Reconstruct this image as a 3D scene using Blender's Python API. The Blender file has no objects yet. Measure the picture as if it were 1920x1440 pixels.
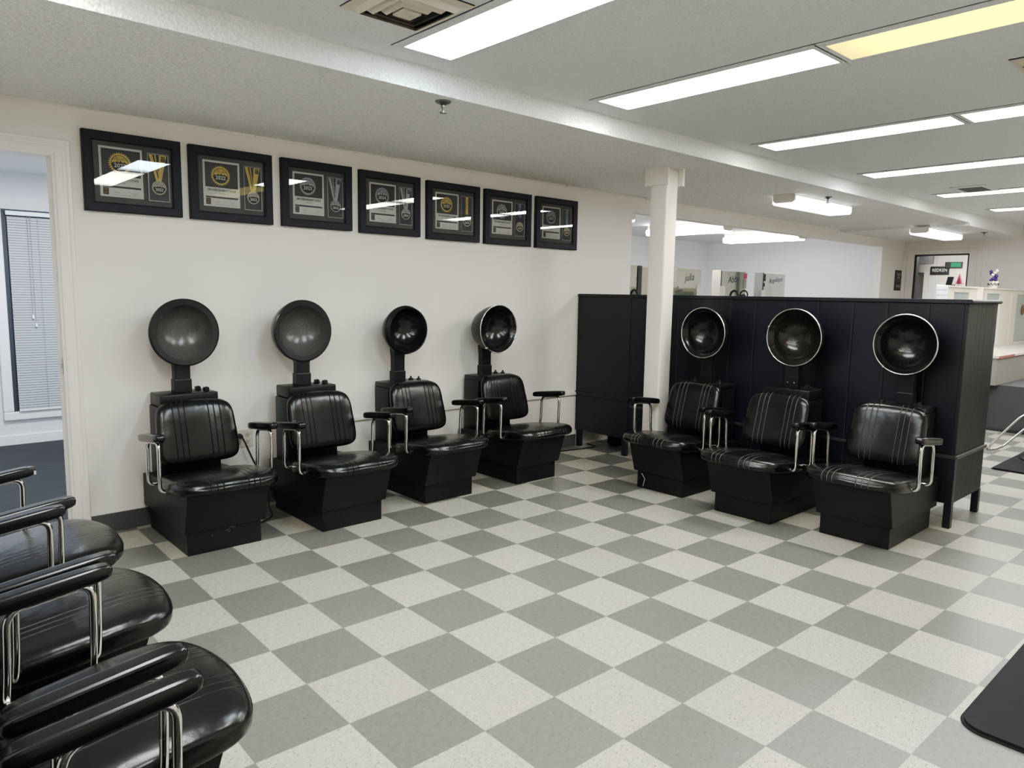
import bpy, bmesh, math, random
from mathutils import Vector, Matrix, Euler
random.seed(7)
PI = math.pi
SC = bpy.context.scene
COL = SC.collection

# ------------------------------------------------------------------ helpers
def nt(mat):
    mat.use_nodes = True
    return mat.node_tree.nodes, mat.node_tree.links

def principled(name, col, rough=.5, metal=0., bump=0., bscale=100., bdist=.002, spec=.5, var=0., vscale=6., coat=0., emis=None, estr=0., detail=3.):
    m = bpy.data.materials.new(name)
    N, L = nt(m)
    p = N['Principled BSDF']
    p.inputs['Base Color'].default_value = (*col, 1)
    p.inputs['Roughness'].default_value = rough
    p.inputs['Metallic'].default_value = metal
    p.inputs['Specular IOR Level'].default_value = spec
    p.inputs['Coat Weight'].default_value = coat
    if emis:
        p.inputs['Emission Color'].default_value = (*emis, 1)
        p.inputs['Emission Strength'].default_value = estr
    tc = None
    if bump or var:
        tc = N.new('ShaderNodeTexCoord')
    if bump:
        n = N.new('ShaderNodeTexNoise'); n.inputs['Scale'].default_value = bscale; n.inputs['Detail'].default_value = detail
        L.new(tc.outputs['Object'], n.inputs['Vector'])
        b = N.new('ShaderNodeBump'); b.inputs['Strength'].default_value = bump; b.inputs['Distance'].default_value = bdist
        L.new(n.outputs['Fac'], b.inputs['Height']); L.new(b.outputs['Normal'], p.inputs['Normal'])
    if var:
        n2 = N.new('ShaderNodeTexNoise'); n2.inputs['Scale'].default_value = vscale; n2.inputs['Detail'].default_value = 4
        L.new(tc.outputs['Object'], n2.inputs['Vector'])
        r = N.new('ShaderNodeMapRange'); r.inputs['From Min'].default_value = .3; r.inputs['From Max'].default_value = .7
        r.inputs['To Min'].default_value = 1 - var; r.inputs['To Max'].default_value = 1 + var
        L.new(n2.outputs['Fac'], r.inputs['Value'])
        mx = N.new('ShaderNodeVectorMath'); mx.operation = 'SCALE'
        mx.inputs[0].default_value = col
        L.new(r.outputs['Result'], mx.inputs['Scale'])
        L.new(mx.outputs['Vector'], p.inputs['Base Color'])
    return m

def math_node(N, L, op, a, b=None):
    n = N.new('ShaderNodeMath'); n.operation = op
    for i, v in enumerate((a, b)):
        if v is None: continue
        if isinstance(v, (int, float)): n.inputs[i].default_value = v
        else: L.new(v, n.inputs[i])
    return n.outputs[0]

def mixcol(N, L, fac, a, b):
    n = N.new('ShaderNodeMix'); n.data_type = 'RGBA'
    for sock, v in ((n.inputs['Factor'], fac), (n.inputs['A'], a), (n.inputs['B'], b)):
        if isinstance(v, (int, float)): sock.default_value = v
        elif isinstance(v, tuple): sock.default_value = (*v, 1)
        else: L.new(v, sock)
    return n.outputs['Result']

def obj(name, bm, mat, parent=None, smooth=False, loc=None, rot=None):
    bmesh.ops.recalc_face_normals(bm, faces=bm.faces[:])
    me = bpy.data.meshes.new(name)
    bm.to_mesh(me); bm.free()
    if mat is not None:
        for mm in (mat if isinstance(mat, (list, tuple)) else [mat]): me.materials.append(mm)
    o = bpy.data.objects.new(name, me)
    COL.objects.link(o)
    if smooth:
        for p in me.polygons: p.use_smooth = True
        if smooth != 'all':
            try: me.set_sharp_from_angle(angle=math.radians(40))
            except Exception: pass
    if parent is not None: o.parent = parent
    if loc is not None: o.location = loc
    if rot is not None: o.rotation_euler = rot
    return o

def empty(name, label, cat, loc=(0,0,0), rz=0., group=None):
    o = bpy.data.objects.new(name, None); COL.objects.link(o)
    o.empty_display_size = .1
    o.location = loc; o.rotation_euler = (0,0,rz)
    o['label'] = label; o['category'] = cat
    if group: o['group'] = group
    return o

def tag(o, label, cat, group=None):
    o['label'] = label; o['category'] = cat
    if group: o['group'] = group
    return o

def struct(o):
    o['kind'] = 'structure'; return o

def copy_tree(o, parent=None):
    c = o.copy(); COL.objects.link(c)
    if parent is not None: c.parent = parent
    for ch in list(o.children): copy_tree(ch, c)
    return c

def BM(): return bmesh.new()

def box(bm, x0, x1, y0, y1, z0, z1, bev=0., seg=2, mi=0):
    r = bmesh.ops.create_cube(bm, size=1)
    vs = r['verts']
    bmesh.ops.scale(bm, vec=(x1-x0, y1-y0, z1-z0), verts=vs)
    bmesh.ops.translate(bm, vec=((x0+x1)/2, (y0+y1)/2, (z0+z1)/2), verts=vs)
    fs = list({f for v in vs for f in v.link_faces})
    for f in fs: f.material_index = mi
    if bev:
        es = list({e for v in vs for e in v.link_edges})
        bmesh.ops.bevel(bm, geom=es, offset=bev, segments=seg, affect='EDGES', profile=.5)
    return bm

def prism(bm, poly, axis, a, b, bev=0., seg=2):
    """extrude polygon (list of 2-tuples) along axis from a to b"""
    def P(u, v, w):
        return {'x': (w, u, v), 'y': (u, w, v), 'z': (u, v, w)}[axis]
    v0 = [bm.verts.new(P(u, v, a)) for u, v in poly]
    v1 = [bm.verts.new(P(u, v, b)) for u, v in poly]
    n = len(poly)
    fs = [bm.faces.new(v0), bm.faces.new(v1[::-1])]
    for i in range(n):
        fs.append(bm.faces.new((v0[i], v1[i], v1[(i+1) % n], v0[(i+1) % n])))
    bmesh.ops.recalc_face_normals(bm, faces=fs)
    if bev:
        es = list({e for f in fs for e in f.edges})
        bmesh.ops.bevel(bm, geom=es, offset=bev, segments=seg, affect='EDGES', profile=.5)
    return bm

def fillet(pts, r, n=6):
    pts = [Vector(p) for p in pts]
    out = [pts[0]]
    for i in range(1, len(pts)-1):
        p, a, b = pts[i], pts[i-1], pts[i+1]
        da, db = (a-p), (b-p)
        rr = min(r, da.length*.49, db.length*.49)
        s, e = p + da.normalized()*rr, p + db.normalized()*rr
        for k in range(n+1):
            t = k/n
            out.append(s.lerp(p, t).lerp(p.lerp(e, t), t))
    out.append(pts[-1])
    return out

def tube(bm, pts, r, seg=10, cap=True):
    pts = [Vector(p) for p in pts]
    rings = []
    t0 = (pts[1]-pts[0]).normalized()
    up = Vector((0,0,1)) if abs(t0.z) < .9 else Vector((1,0,0))
    nrm = t0.cross(up).normalized()
    for i, p in enumerate(pts):
        t = (pts[min(i+1, len(pts)-1)] - pts[max(i-1, 0)]).normalized()
        nrm = (nrm - t*nrm.dot(t)).normalized()
        bi = t.cross(nrm)
        rad = r[i] if isinstance(r, (list, tuple)) else r
        rings.append([bm.verts.new(p + (nrm*math.cos(2*PI*k/seg) + bi*math.sin(2*PI*k/seg))*rad) for k in range(seg)])
    for a, b in zip(rings, rings[1:]):
        for k in range(seg):
            bm.faces.new((a[k], a[(k+1) % seg], b[(k+1) % seg], b[k]))
    if cap:
        bm.faces.new(rings[0][::-1]); bm.faces.new(rings[-1])
    return bm

def lathe(bm, prof, seg=48, M=None, closed=False):
    """prof: list of (r, h) ; axis +z unless M given"""
    rings = []
    for r, h in prof:
        if r < 1e-6:
            rings.append([bm.verts.new((0, 0, h))])
        else:
            rings.append([bm.verts.new((r*math.cos(2*PI*k/seg), r*math.sin(2*PI*k/seg), h)) for k in range(seg)])
    pairs = list(zip(rings, rings[1:])) + ([(rings[-1], rings[0])] if closed else [])
    for a, b in pairs:
        for k in range(seg):
            k2 = (k+1) % seg
            if len(a) == 1 and len(b) == 1: continue
            if len(a) == 1: bm.faces.new((a[0], b[k], b[k2]))
            elif len(b) == 1: bm.faces.new((a[k], b[0], a[k2]))
            else: bm.faces.new((a[k], b[k], b[k2], a[k2]))
    if M is not None:
        bmesh.ops.transform(bm, matrix=M, verts=[v for rg in rings for v in rg])
    return bm

def pillow(w, h, tf, tb, n=5., k=5., res=22, fn=None, pw=.45):
    """closed cushion: outline superellipse w x h in (u,v); +t side tf, -t side tb. fn maps (u,v,t)->xyz"""
    bm = BM()
    g = {}
    for side in (1, -1):
        for i in range(res+1):
            for j in range(res+1):
                # concentrate samples near the rim
                a = math.sin((i/res*2-1)*PI/2); b = math.sin((j/res*2-1)*PI/2)
                m = max(abs(a), abs(b))
                edge = i in (0, res) or j in (0, res)
                if edge and side == -1:
                    g[side, i, j] = g[1, i, j]; continue
                q = (abs(a)**n + abs(b)**n)**(1/n)
                s = m/q if q > 1e-9 else 1
                t = (max(0, 1-m**k))**pw * (tf if side == 1 else -tb)
                g[side, i, j] = bm.verts.new(fn(a*s*w/2, b*s*h/2, t, a*s, b*s))
    for side in (1, -1):
        for i in range(res):
            for j in range(res):
                q = [g[side, i, j], g[side, i+1, j], g[side, i+1, j+1], g[side, i, j+1]]
                try: bm.faces.new(q if side == 1 else q[::-1])
                except ValueError: pass
    return bm

_font_cache = {}
def text_bm(s, size, align='CENTER', extrude=0.0, shear=0., bold=0.):
    cu = bpy.data.curves.new('tmp', 'FONT')
    cu.body = s; cu.size = size; cu.align_x = align; cu.align_y = 'CENTER'; cu.extrude = extrude; cu.shear = shear
    cu.offset = bold
    cu.resolution_u = 2
    o = bpy.data.objects.new('tmp', cu); COL.objects.link(o)
    dg = bpy.context.evaluated_depsgraph_get()
    me = bpy.data.meshes.new_from_object(o.evaluated_get(dg))
    bm = BM(); bm.from_mesh(me)
    bpy.data.objects.remove(o); bpy.data.curves.remove(cu); bpy.data.meshes.remove(me)
    return bm

def add_text(bm, s, size, M, xs=1., align='CENTER', mi=0, bold=0., shear=0.):
    t = text_bm(s, size, align, bold=bold, shear=shear)
    bmesh.ops.transform(t, matrix=M @ Matrix.Diagonal((xs, 1, 1, 1)), verts=t.verts[:])
    for f in t.faces: f.material_index = mi
    me = bpy.data.meshes.new('tmp'); t.to_mesh(me); t.free()
    bm.from_mesh(me); bpy.data.meshes.remove(me)
    return bm

FACE_Y = Matrix.Rotation(PI/2, 4, 'X')      # text in xz plane, read from -y
def at(x, y, z): return Matrix.Translation((x, y, z))
def quad(bm, x0, x1, z0, z1, y, mi=0):
    f = bm.faces.new([bm.verts.new(p) for p in ((x0,y,z0),(x1,y,z0),(x1,y,z1),(x0,y,z1))])
    f.material_index = mi
    return f

# ------------------------------------------------------------------ materials
WALLC = (.81, .78, .725)
M_wall = principled('painted_wall', WALLC, .6, bump=.25, bscale=140, bdist=.002, var=.02, vscale=1.2)
M_wallwarm = principled('painted_wall_warm', (.80, .755, .71), .6, bump=.25, bscale=140, bdist=.002)
M_wallcool = principled('painted_wall_cool', (.74, .76, .79), .6, bump=.2, bscale=140, bdist=.002)
M_ceil = principled('knockdown_ceiling', (.68, .70, .715), .65, bump=.9, bscale=70, bdist=.010, detail=5, var=.08, vscale=95)
M_soff = principled('knockdown_soffit', (.81, .81, .795), .65, bump=1., bscale=60, bdist=.014, detail=6, var=.10, vscale=75)
M_white = principled('white_trim_paint', (.82, .79, .73), .35)
M_whitecool = principled('white_trim_cool', (.82, .83, .84), .35)
M_post = principled('white_post_paint', (.82, .79, .72), .35, bump=.15, bscale=60, bdist=.001)
M_base = principled('grey_vinyl_base', (.085, .08, .082), .45)
M_spr = principled('dull_metal', (.22, .22, .22), .35, metal=1.)
M_lam = principled('black_laminate', (.0068, .0082, .0092), .42, bump=.12, bscale=250, bdist=.0005, var=.25, vscale=9, spec=.35)
M_plas = principled('black_plastic', (.0075, .009, .011), .36, spec=.4)
M_div = principled('black_painted_panel', (.0088, .0112, .019), .4, bump=.06, bscale=120, bdist=.0005)
M_leg = principled('navy_black_leg', (.011, .0135, .021), .4)
M_chrome = principled('chrome', (.75, .74, .72), .12, metal=1.)
M_alu = principled('brushed_chrome', (.62, .62, .62), .25, metal=1.)
M_gframe = principled('charcoal_navy_frame', (.012, .015, .024), .5, spec=.3)
M_mat = principled('grey_mat_board', (.095, .097, .098), .7, bump=.05, bscale=400, bdist=.0003)
M_photo = principled('dark_print', (.045, .046, .052), .5, var=.15, vscale=40)
M_paper = principled('paper_white', (.72, .71, .66), .6)
M_ink = principled('ink_dark', (.03, .03, .032), .6)
M_gold = principled('gold_print', (.68, .49, .13), .4, var=.12, vscale=30)
M_silver = principled('silver_print', (.42, .44, .48), .4, var=.12, vscale=30)
M_bluer = principled('steel_blue_ribbon', (.20, .29, .45), .5, var=.2, vscale=60)
M_teal = principled('teal_ribbon', (.18, .36, .38), .5, var=.15, vscale=60)
M_acry = principled('acrylic_edge', (.45, .45, .44), .25)
M_rubber = principled('black_rubber_mat', (.018, .019, .023), .75, spec=.2, bump=.3, bscale=500, bdist=.0006, var=.2, vscale=3)
M_beige = principled('beige_metal', (.55, .50, .42), .5)
M_darkslot = principled('dark_slot', (.035, .042, .055), .6)
M_cord = principled('black_cord', (.012, .012, .012), .5)
M_tan = principled('tan_skirt', (.23, .215, .195), .6)
M_greylow = principled('dark_grey_panel', (.062, .063, .068), .55)
M_laminate = principled('cream_counter', (.66, .62, .56), .35)
M_red = principled('red_edge', (.32, .10, .085), .5)
M_cream = principled('cream_window_frame', (.72, .68, .57), .4)
M_pane = principled('grey_green_pane', (.26, .32, .31), .08)
M_pink = principled('pink', (.6, .10, .18), .6)
M_purple = principled('purple', (.06, .035, .16), .6)
M_green = principled('picture_green', (.02, .2, .09), .4)  # plain green area of the end room picture
M_signblk = principled('sign_black', (.022, .023, .027), .45)
M_outlet = principled('almond_plate', (.62, .58, .50), .4)
M_outletface = principled('almond_receptacle', (.52, .47, .38), .4)
M_mirror = principled('mirror_glass', (.66, .70, .64), .06, metal=1.)
M_beigep = principled('beige_panel', (.60, .53, .46), .5)
M_greyp = principled('grey_panel', (.27, .27, .26), .5)
M_brown = principled('brown', (.16, .10, .06), .6)
M_chip = principled('pale_chip', (.55, .53, .47), .6)

def vinyl(name, seam_col, seam_mix, xs, rough=.24):
    m = principled(name, (.006, .006, .0065), rough)
    N, L = nt(m); p = N['Principled BSDF']
    tc = N.new('ShaderNodeTexCoord')
    sx = N.new('ShaderNodeSeparateXYZ'); L.new(tc.outputs['Object'], sx.inputs[0])
    ax = math_node(N, L, 'ABSOLUTE', sx.outputs['X'])
    tot = None
    for x in xs:
        d = math_node(N, L, 'ABSOLUTE', math_node(N, L, 'SUBTRACT', ax, x))
        r = N.new('ShaderNodeMapRange'); r.interpolation_type = 'SMOOTHSTEP'
        r.inputs['From Min'].default_value = 0; r.inputs['From Max'].default_value = .0034
        r.inputs['To Min'].default_value = 1; r.inputs['To Max'].default_value = 0
        L.new(d, r.inputs['Value'])
        tot = r.outputs['Result'] if tot is None else math_node(N, L, 'ADD', tot, r.outputs['Result'])
    n = N.new('ShaderNodeTexNoise'); n.inputs['Scale'].default_value = 9; n.inputs['Detail'].default_value = 3
    L.new(tc.outputs['Object'], n.inputs['Vector'])
    n2 = N.new('ShaderNodeTexNoise'); n2.inputs['Scale'].default_value = 350
    L.new(tc.outputs['Object'], n2.inputs['Vector'])
    h = math_node(N, L, 'MULTIPLY', tot, -.0065)
    h = math_node(N, L, 'ADD', h, math_node(N, L, 'MULTIPLY', n.outputs['Fac'], .0045))
    h = math_node(N, L, 'ADD', h, math_node(N, L, 'MULTIPLY', n2.outputs['Fac'], .00025))
    b = N.new('ShaderNodeBump'); b.inputs['Strength'].default_value = .8; b.inputs['Distance'].default_value = 1.
    L.new(h, b.inputs['Height']); L.new(b.outputs['Normal'], p.inputs['Normal'])
    c = mixcol(N, L, math_node(N, L, 'MULTIPLY', tot, seam_mix), (.006, .006, .0065), seam_col)
    L.new(c, p.inputs['Base Color'])
    return m
SEAMS = (.064, .094, .126)
M_vinyl = vinyl('black_vinyl_creased', (.018, .018, .018), .6, SEAMS)
M_vinylp = vinyl('black_vinyl_piped', (.22, .21, .20), .75, SEAMS)
M_pad = principled('black_vinyl_pad', (.006, .006, .007), .22, bump=.1, bscale=300, bdist=.0004)

def bowl_mat(name, col, rough, dots):
    m = principled(name, col, rough)
    N, L = nt(m); p = N['Principled BSDF']
    tc = N.new('ShaderNodeTexCoord'); s = N.new('ShaderNodeSeparateXYZ'); L.new(tc.outputs['Object'], s.inputs[0])
    # concentric rings of vent holes
    r = math_node(N, L, 'SQRT', math_node(N, L, 'ADD', math_node(N, L, 'POWER', s.outputs['X'], 2), math_node(N, L, 'POWER', s.outputs['Z'], 2)))
    a = math_node(N, L, 'ARCTAN2', s.outputs['Z'], s.outputs['X'])
    fr = math_node(N, L, 'SUBTRACT', math_node(N, L, 'FRACT', math_node(N, L, 'MULTIPLY', r, 42)), .5)
    fa = math_node(N, L, 'SUBTRACT', math_node(N, L, 'FRACT', math_node(N, L, 'MULTIPLY', a, 22/(2*PI))), .5)
    fa = math_node(N, L, 'MULTIPLY', fa, math_node(N, L, 'MULTIPLY', r, 42*2*PI/22))
    d = math_node(N, L, 'ADD', math_node(N, L, 'POWER', fr, 2), math_node(N, L, 'POWER', fa, 2))
    dot = math_node(N, L, 'MULTIPLY', math_node(N, L, 'LESS_THAN', d, .009), math_node(N, L, 'GREATER_THAN', r, .025))
    L.new(mixcol(N, L, math_node(N, L, 'MULTIPLY', dot, dots), col, (.14, .14, .14)), p.inputs['Base Color'])
    return m
M_bowlA = bowl_mat('dark_grey_bowl', (.075, .075, .073), .25, .7)
M_bowlB = bowl_mat('black_bowl', (.008, .008, .009), .2, .15)
M_bowlC = bowl_mat('brown_black_bowl', (.014, .0125, .009), .2, .2)
M_rimgrey = principled('grey_plastic_rim', (.013, .014, .0155), .28)

def floor_mat():
    m = bpy.data.materials.new('checker_vinyl_tile'); N, L = nt(m); p = N['Principled BSDF']
    g = N.new('ShaderNodeNewGeometry')
    mp = N.new('ShaderNodeMapping'); mp.vector_type = 'POINT'
    th = math.radians(.8713)
    T = .3048
    mp.inputs['Rotation'].default_value = (0, 0, th)
    # world -> tile grid:  R(th) * (P + off) / T
    off = Vector((0, .364209, 0)); ro = Matrix.Rotation(th, 3, 'Z') @ off
    mp.inputs['Scale'].default_value = (1/T, 1/T, 1)
    mp.inputs['Location'].default_value = (ro.x/T, ro.y/T, 0)
    L.new(g.outputs['Position'], mp.inputs['Vector'])
    s = N.new('ShaderNodeSeparateXYZ'); L.new(mp.outputs['Vector'], s.inputs[0])
    fx, fy = math_node(N, L, 'FLOOR', s.outputs['X']), math_node(N, L, 'FLOOR', s.outputs['Y'])
    par = math_node(N, L, 'FLOORED_MODULO', math_node(N, L, 'ADD', fx, fy), 2.)
    # per tile variation
    cb = N.new('ShaderNodeCombineXYZ'); L.new(fx, cb.inputs['X']); L.new(fy, cb.inputs['Y'])
    wn = N.new('ShaderNodeTexWhiteNoise'); wn.noise_dimensions = '3D'; L.new(cb.outputs[0], wn.inputs['Vector'])
    # flecks (random direction per tile colour)
    fl = N.new('ShaderNodeTexNoise'); fl.inputs['Scale'].default_value = 1; fl.inputs['Detail'].default_value = 2
    fm = N.new('ShaderNodeMapping'); fm.inputs['Scale'].default_value = (24, 60, 1); L.new(mp.outputs['Vector'], fm.inputs['Vector'])
    L.new(fm.outputs[0], fl.inputs['Vector'])
    fleck = N.new('ShaderNodeMapRange'); fleck.inputs['From Min'].default_value = .60; fleck.inputs['From Max'].default_value = .68
    L.new(fl.outputs['Fac'], fleck.inputs['Value'])
    mot = N.new('ShaderNodeTexNoise'); mot.inputs['Scale'].default_value = 14; mot.inputs['Detail'].default_value = 4
    L.new(mp.outputs['Vector'], mot.inputs['Vector'])
    stain = N.new('ShaderNodeTexNoise'); stain.inputs['Scale'].default_value = .55; stain.inputs['Detail'].default_value = 3
    L.new(mp.outputs['Vector'], stain.inputs['Vector'])
    st = N.new('ShaderNodeMapRange'); st.inputs['From Min'].default_value = .55; st.inputs['From Max'].default_value = .75
    L.new(stain.outputs['Fac'], st.inputs['Value'])
    white = mixcol(N, L, fleck.outputs[0], (.455, .44, .378), (.15, .14, .115))
    white = mixcol(N, L, math_node(N, L, 'MULTIPLY', st.outputs[0], .35), white, (.50, .44, .33))
    gfl = N.new('ShaderNodeMapRange'); gfl.inputs['From Min'].default_value = .64; gfl.inputs['From Max'].default_value = .70
    L.new(fl.outputs['Fac'], gfl.inputs['Value'])
    grey = mixcol(N, L, gfl.outputs[0], (.172, .169, .154), (.07, .069, .062))
    base = mixcol(N, L, par, grey, white)      # par 1 -> white
    br = N.new('ShaderNodeMapRange'); br.inputs['To Min'].default_value = .94; br.inputs['To Max'].default_value = 1.05
    L.new(wn.outputs['Value'], br.inputs['Value'])
    mo = N.new('ShaderNodeMapRange'); mo.inputs['From Min'].default_value = .3; mo.inputs['From Max'].default_value = .7
    mo.inputs['To Min'].default_value = .88; mo.inputs['To Max'].default_value = 1.1
    L.new(mot.outputs['Fac'], mo.inputs['Value'])
    sc = N.new('ShaderNodeVectorMath'); sc.operation = 'SCALE'
    L.new(base, sc.inputs[0]); L.new(math_node(N, L, 'MULTIPLY', br.outputs[0], mo.outputs[0]), sc.inputs['Scale'])
    # seams
    def edge(v):
        f = math_node(N, L, 'FRACT', v)
        return math_node(N, L, 'MINIMUM', f, math_node(N, L, 'SUBTRACT', 1., f))
    e = math_node(N, L, 'LESS_THAN', math_node(N, L, 'MINIMUM', edge(s.outputs['X']), edge(s.outputs['Y'])), .0045)
    col = mixcol(N, L, math_node(N, L, 'MULTIPLY', e, .55), sc.outputs[0], (.13, .125, .11))
    L.new(col, p.inputs['Base Color'])
    p.inputs['Roughness'].default_value = .27
    rn = N.new('ShaderNodeMapRange'); rn.inputs['To Min'].default_value = .27; rn.inputs['To Max'].default_value = .36
    L.new(stain.outputs['Fac'], rn.inputs['Value']); L.new(rn.outputs[0], p.inputs['Roughness'])
    return m
M_floor = floor_mat()

def wood_mat():
    m = bpy.data.materials.new('dark_plank'); N, L = nt(m); p = N['Principled BSDF']
    g = N.new('ShaderNodeNewGeometry'); mp = N.new('ShaderNodeMapping'); mp.inputs['Scale'].default_value = (1.2, 14, 1)
    L.new(g.outputs['Position'], mp.inputs['Vector'])
    n = N.new('ShaderNodeTexNoise'); n.inputs['Scale'].default_value = 3; n.inputs['Detail'].default_value = 6
    L.new(mp.outputs[0], n.inputs['Vector'])
    L.new(mixcol(N, L, n.outputs['Fac'], (.014, .0145, .016), (.042, .043, .046)), p.inputs['Base Color'])
    p.inputs['Roughness'].default_value = .6; p.inputs['Specular IOR Level'].default_value = .2
    return m
M_wood = wood_mat()

def washed_mat():
    m = bpy.data.materials.new('white_washed_boards'); N, L = nt(m); p = N['Principled BSDF']
    g = N.new('ShaderNodeNewGeometry'); mp = N.new('ShaderNodeMapping'); mp.inputs['Scale'].default_value = (1, 9, 1.2)
    L.new(g.outputs['Position'], mp.inputs['Vector'])
    n = N.new('ShaderNodeTexNoise'); n.inputs['Scale'].default_value = 2; n.inputs['Detail'].default_value = 6
    L.new(mp.outputs[0], n.inputs['Vector'])
    L.new(mixcol(N, L, n.outputs['Fac'], (.50, .47, .44), (.80, .78, .75)), p.inputs['Base Color'])
    return m
M_wash = washed_mat()

def panel_grooves(name, col, axis, pos, rough, depth=.004):
    m = principled(name, col, rough)
    N, L = nt(m); p = N['Principled BSDF']
    tc = N.new('ShaderNodeTexCoord'); s = N.new('ShaderNodeSeparateXYZ'); L.new(tc.outputs['Object'], s.inputs[0])
    tot = None
    for x in pos:
        d = math_node(N, L, 'ABSOLUTE', math_node(N, L, 'SUBTRACT', s.outputs[axis], x))
        r = N.new('ShaderNodeMapRange'); r.inputs['From Max'].default_value = .006; r.inputs['To Min'].default_value = 1; r.inputs['To Max'].default_value = 0
        L.new(d, r.inputs['Value'])
        tot = r.outputs[0] if tot is None else math_node(N, L, 'ADD', tot, r.outputs[0])
    b = N.new('ShaderNodeBump'); b.invert = True; b.inputs['Strength'].default_value = .7; b.inputs['Distance'].default_value = depth
    L.new(tot, b.inputs['Height']); L.new(b.outputs['Normal'], p.inputs['Normal'])
    L.new(mixcol(N, L, math_node(N, L, 'MULTIPLY', tot, .8), col, (.003, .003, .004)), p.inputs['Base Color'])
    return m

def glass_mat():
    m = bpy.data.materials.new('picture_glass'); N, L = nt(m)
    N.remove(N['Principled BSDF'])
    o = N['Material Output']; t = N.new('ShaderNodeBsdfTransparent'); gl = N.new('ShaderNodeBsdfGlossy'); gl.inputs['Roughness'].default_value = .0
    f = N.new('ShaderNodeFresnel'); f.inputs['IOR'].default_value = 1.6
    mx = N.new('ShaderNodeMixShader')
    L.new(math_node(N, L, 'MULTIPLY', f.outputs[0], 1.3), mx.inputs[0]); L.new(t.outputs[0], mx.inputs[1]); L.new(gl.outputs[0], mx.inputs[2])
    L.new(mx.outputs[0], o.inputs['Surface'])
    return m
M_glass = glass_mat()

def lens_mat(name, col, strength, edge=.55):
    m = bpy.data.materials.new(name); N, L = nt(m)
    N.remove(N['Principled BSDF'])
    o = N['Material Output']; e = N.new('ShaderNodeEmission')
    tc = N.new('ShaderNodeTexCoord'); n = N.new('ShaderNodeTexNoise'); n.inputs['Scale'].default_value = 7
    L.new(tc.outputs['Object'], n.inputs['Vector'])
    s = N.new('ShaderNodeSeparateXYZ'); L.new(tc.outputs['Object'], s.inputs[0])
    # brighter along the tube, dimmer toward the two ends of the lens
    r = N.new('ShaderNodeMapRange'); r.interpolation_type = 'SMOOTHSTEP'
    r.inputs['From Min'].default_value = .38; r.inputs['From Max'].default_value = .60
    r.inputs['To Min'].default_value = 1; r.inputs['To Max'].default_value = edge
    L.new(math_node(N, L, 'ABSOLUTE', s.outputs['Y']), r.inputs['Value'])
    v = N.new('ShaderNodeMapRange'); v.inputs['To Min'].default_value = .85; v.inputs['To Max'].default_value = 1.15
    L.new(n.outputs['Fac'], v.inputs['Value'])
    L.new(math_node(N, L, 'MULTIPLY', math_node(N, L, 'MULTIPLY', r.outputs[0], v.outputs[0]), strength), e.inputs['Strength'])
    e.inputs['Color'].default_value = (*col, 1)
    L.new(e.outputs[0], o.inputs['Surface'])
    return m
LS = 20.
M_lwhite = lens_mat('lens_white', (1, .985, .96), LS)
M_lwarm = lens_mat('lens_warm', (1, .97, .88), LS*.9, .3)
M_lblue = lens_mat('lens_blue', (.80, .92, 1), LS*.9, .16)
M_lcool = lens_mat('lens_cool', (.95, .97, 1), LS)
M_lyel = lens_mat('lens_yellow', (1, .84, .34), 1.35, .7)
M_lpink = lens_mat('lens_pinkwhite', (1, .95, .96), 1.25, 1.)
M_lfar = lens_mat('lens_far', (.98, .99, 1), 13., 1.)

# ------------------------------------------------------------------ room shell
ZS, ZU = 2.288, 2.40           # soffit / upper ceiling
XL, XR, YB = -1.33, 11.12, -5.2
YS = -1.535                    # soffit edge
bm = BM(); box(bm, XL, XR+.1, YB, .12, -.06, 0); box(bm, 3.0, 11.12, .12, 3.3, -.06, 0)
struct(obj('floor', bm, M_floor))
bm = BM(); box(bm, -1.7, 1.7, .121, 3.1, -.06, 0.001)
struct(obj('floor_small_room', bm, M_wood))
bm = BM(); box(bm, XL-.1, XR+.1, YB-.1, YS, ZU, ZU+.1)
struct(obj('ceiling', bm, M_ceil))
bm = BM(); box(bm, XL-.1, 8.82, YS, .0, ZS, ZU+.1); box(bm, 8.82, XR+.1, YS, 0, ZS-.034, ZU+.1)
struct(obj('ceiling_soffit', bm, M_soff))
# back wall with door hole and wide opening
bm = BM()
for x0, x1, z0, z1 in ((XL-.1, -1.15, 0, 2.6), (-1.15, -.288, 2.037, 2.6), (-.288, 4.402, 0, 2.6), (4.402, 10.27, 2.14, 2.6), (10.27, XR+.1, 0, 2.6)):
    box(bm, x0, x1, 0, .12 if x1 < 4.41 else .1, z0, z1)
struct(obj('wall_back', bm, M_wall))
bm = BM(); box(bm, XL-.1, XL, YB, 0, 0, 2.6); struct(obj('wall_left', bm, M_wall))
bm = BM(); box(bm, XL, XR, YB-.1, YB, 0, 2.6); struct(obj('wall_front', bm, M_wall))
bm = BM()
for y0, y1, z0, z1 in ((YB, -.905, 0, 2.6), (-.905, -.16, 2.06, 2.6), (-.16, .1, 0, 2.6)):
    box(bm, XR, XR+.1, y0, y1, z0, z1)
struct(obj('wall_right', bm, M_wallwarm))
# small room behind the doorway
bm = BM()
box(bm, -1.7, 1.7, 3.0, 3.1, 0, 2.5)
struct(obj('wall_small_room_back', bm, M_wallcool))
bm = BM(); box(bm, -1.7, -1.6, .12, 3.0, 0, 2.5); struct(obj('wall_small_room_left', bm, M_wallcool))
bm = BM(); box(bm, 1.6, 1.7, .12, 3.0, 0, 2.5); struct(obj('wall_small_room_right', bm, M_wallcool))
bm = BM(); box(bm, -1.7, 1.7, .12, 3.1, 2.30, 2.4); struct(obj('ceiling_small_room', bm, M_wallcool))
bm = BM(); box(bm, -1.6, 1.6, 2.985, 3.0, 0, .085, .004); struct(obj('baseboard_small_room', bm, M_whitecool))
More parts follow.
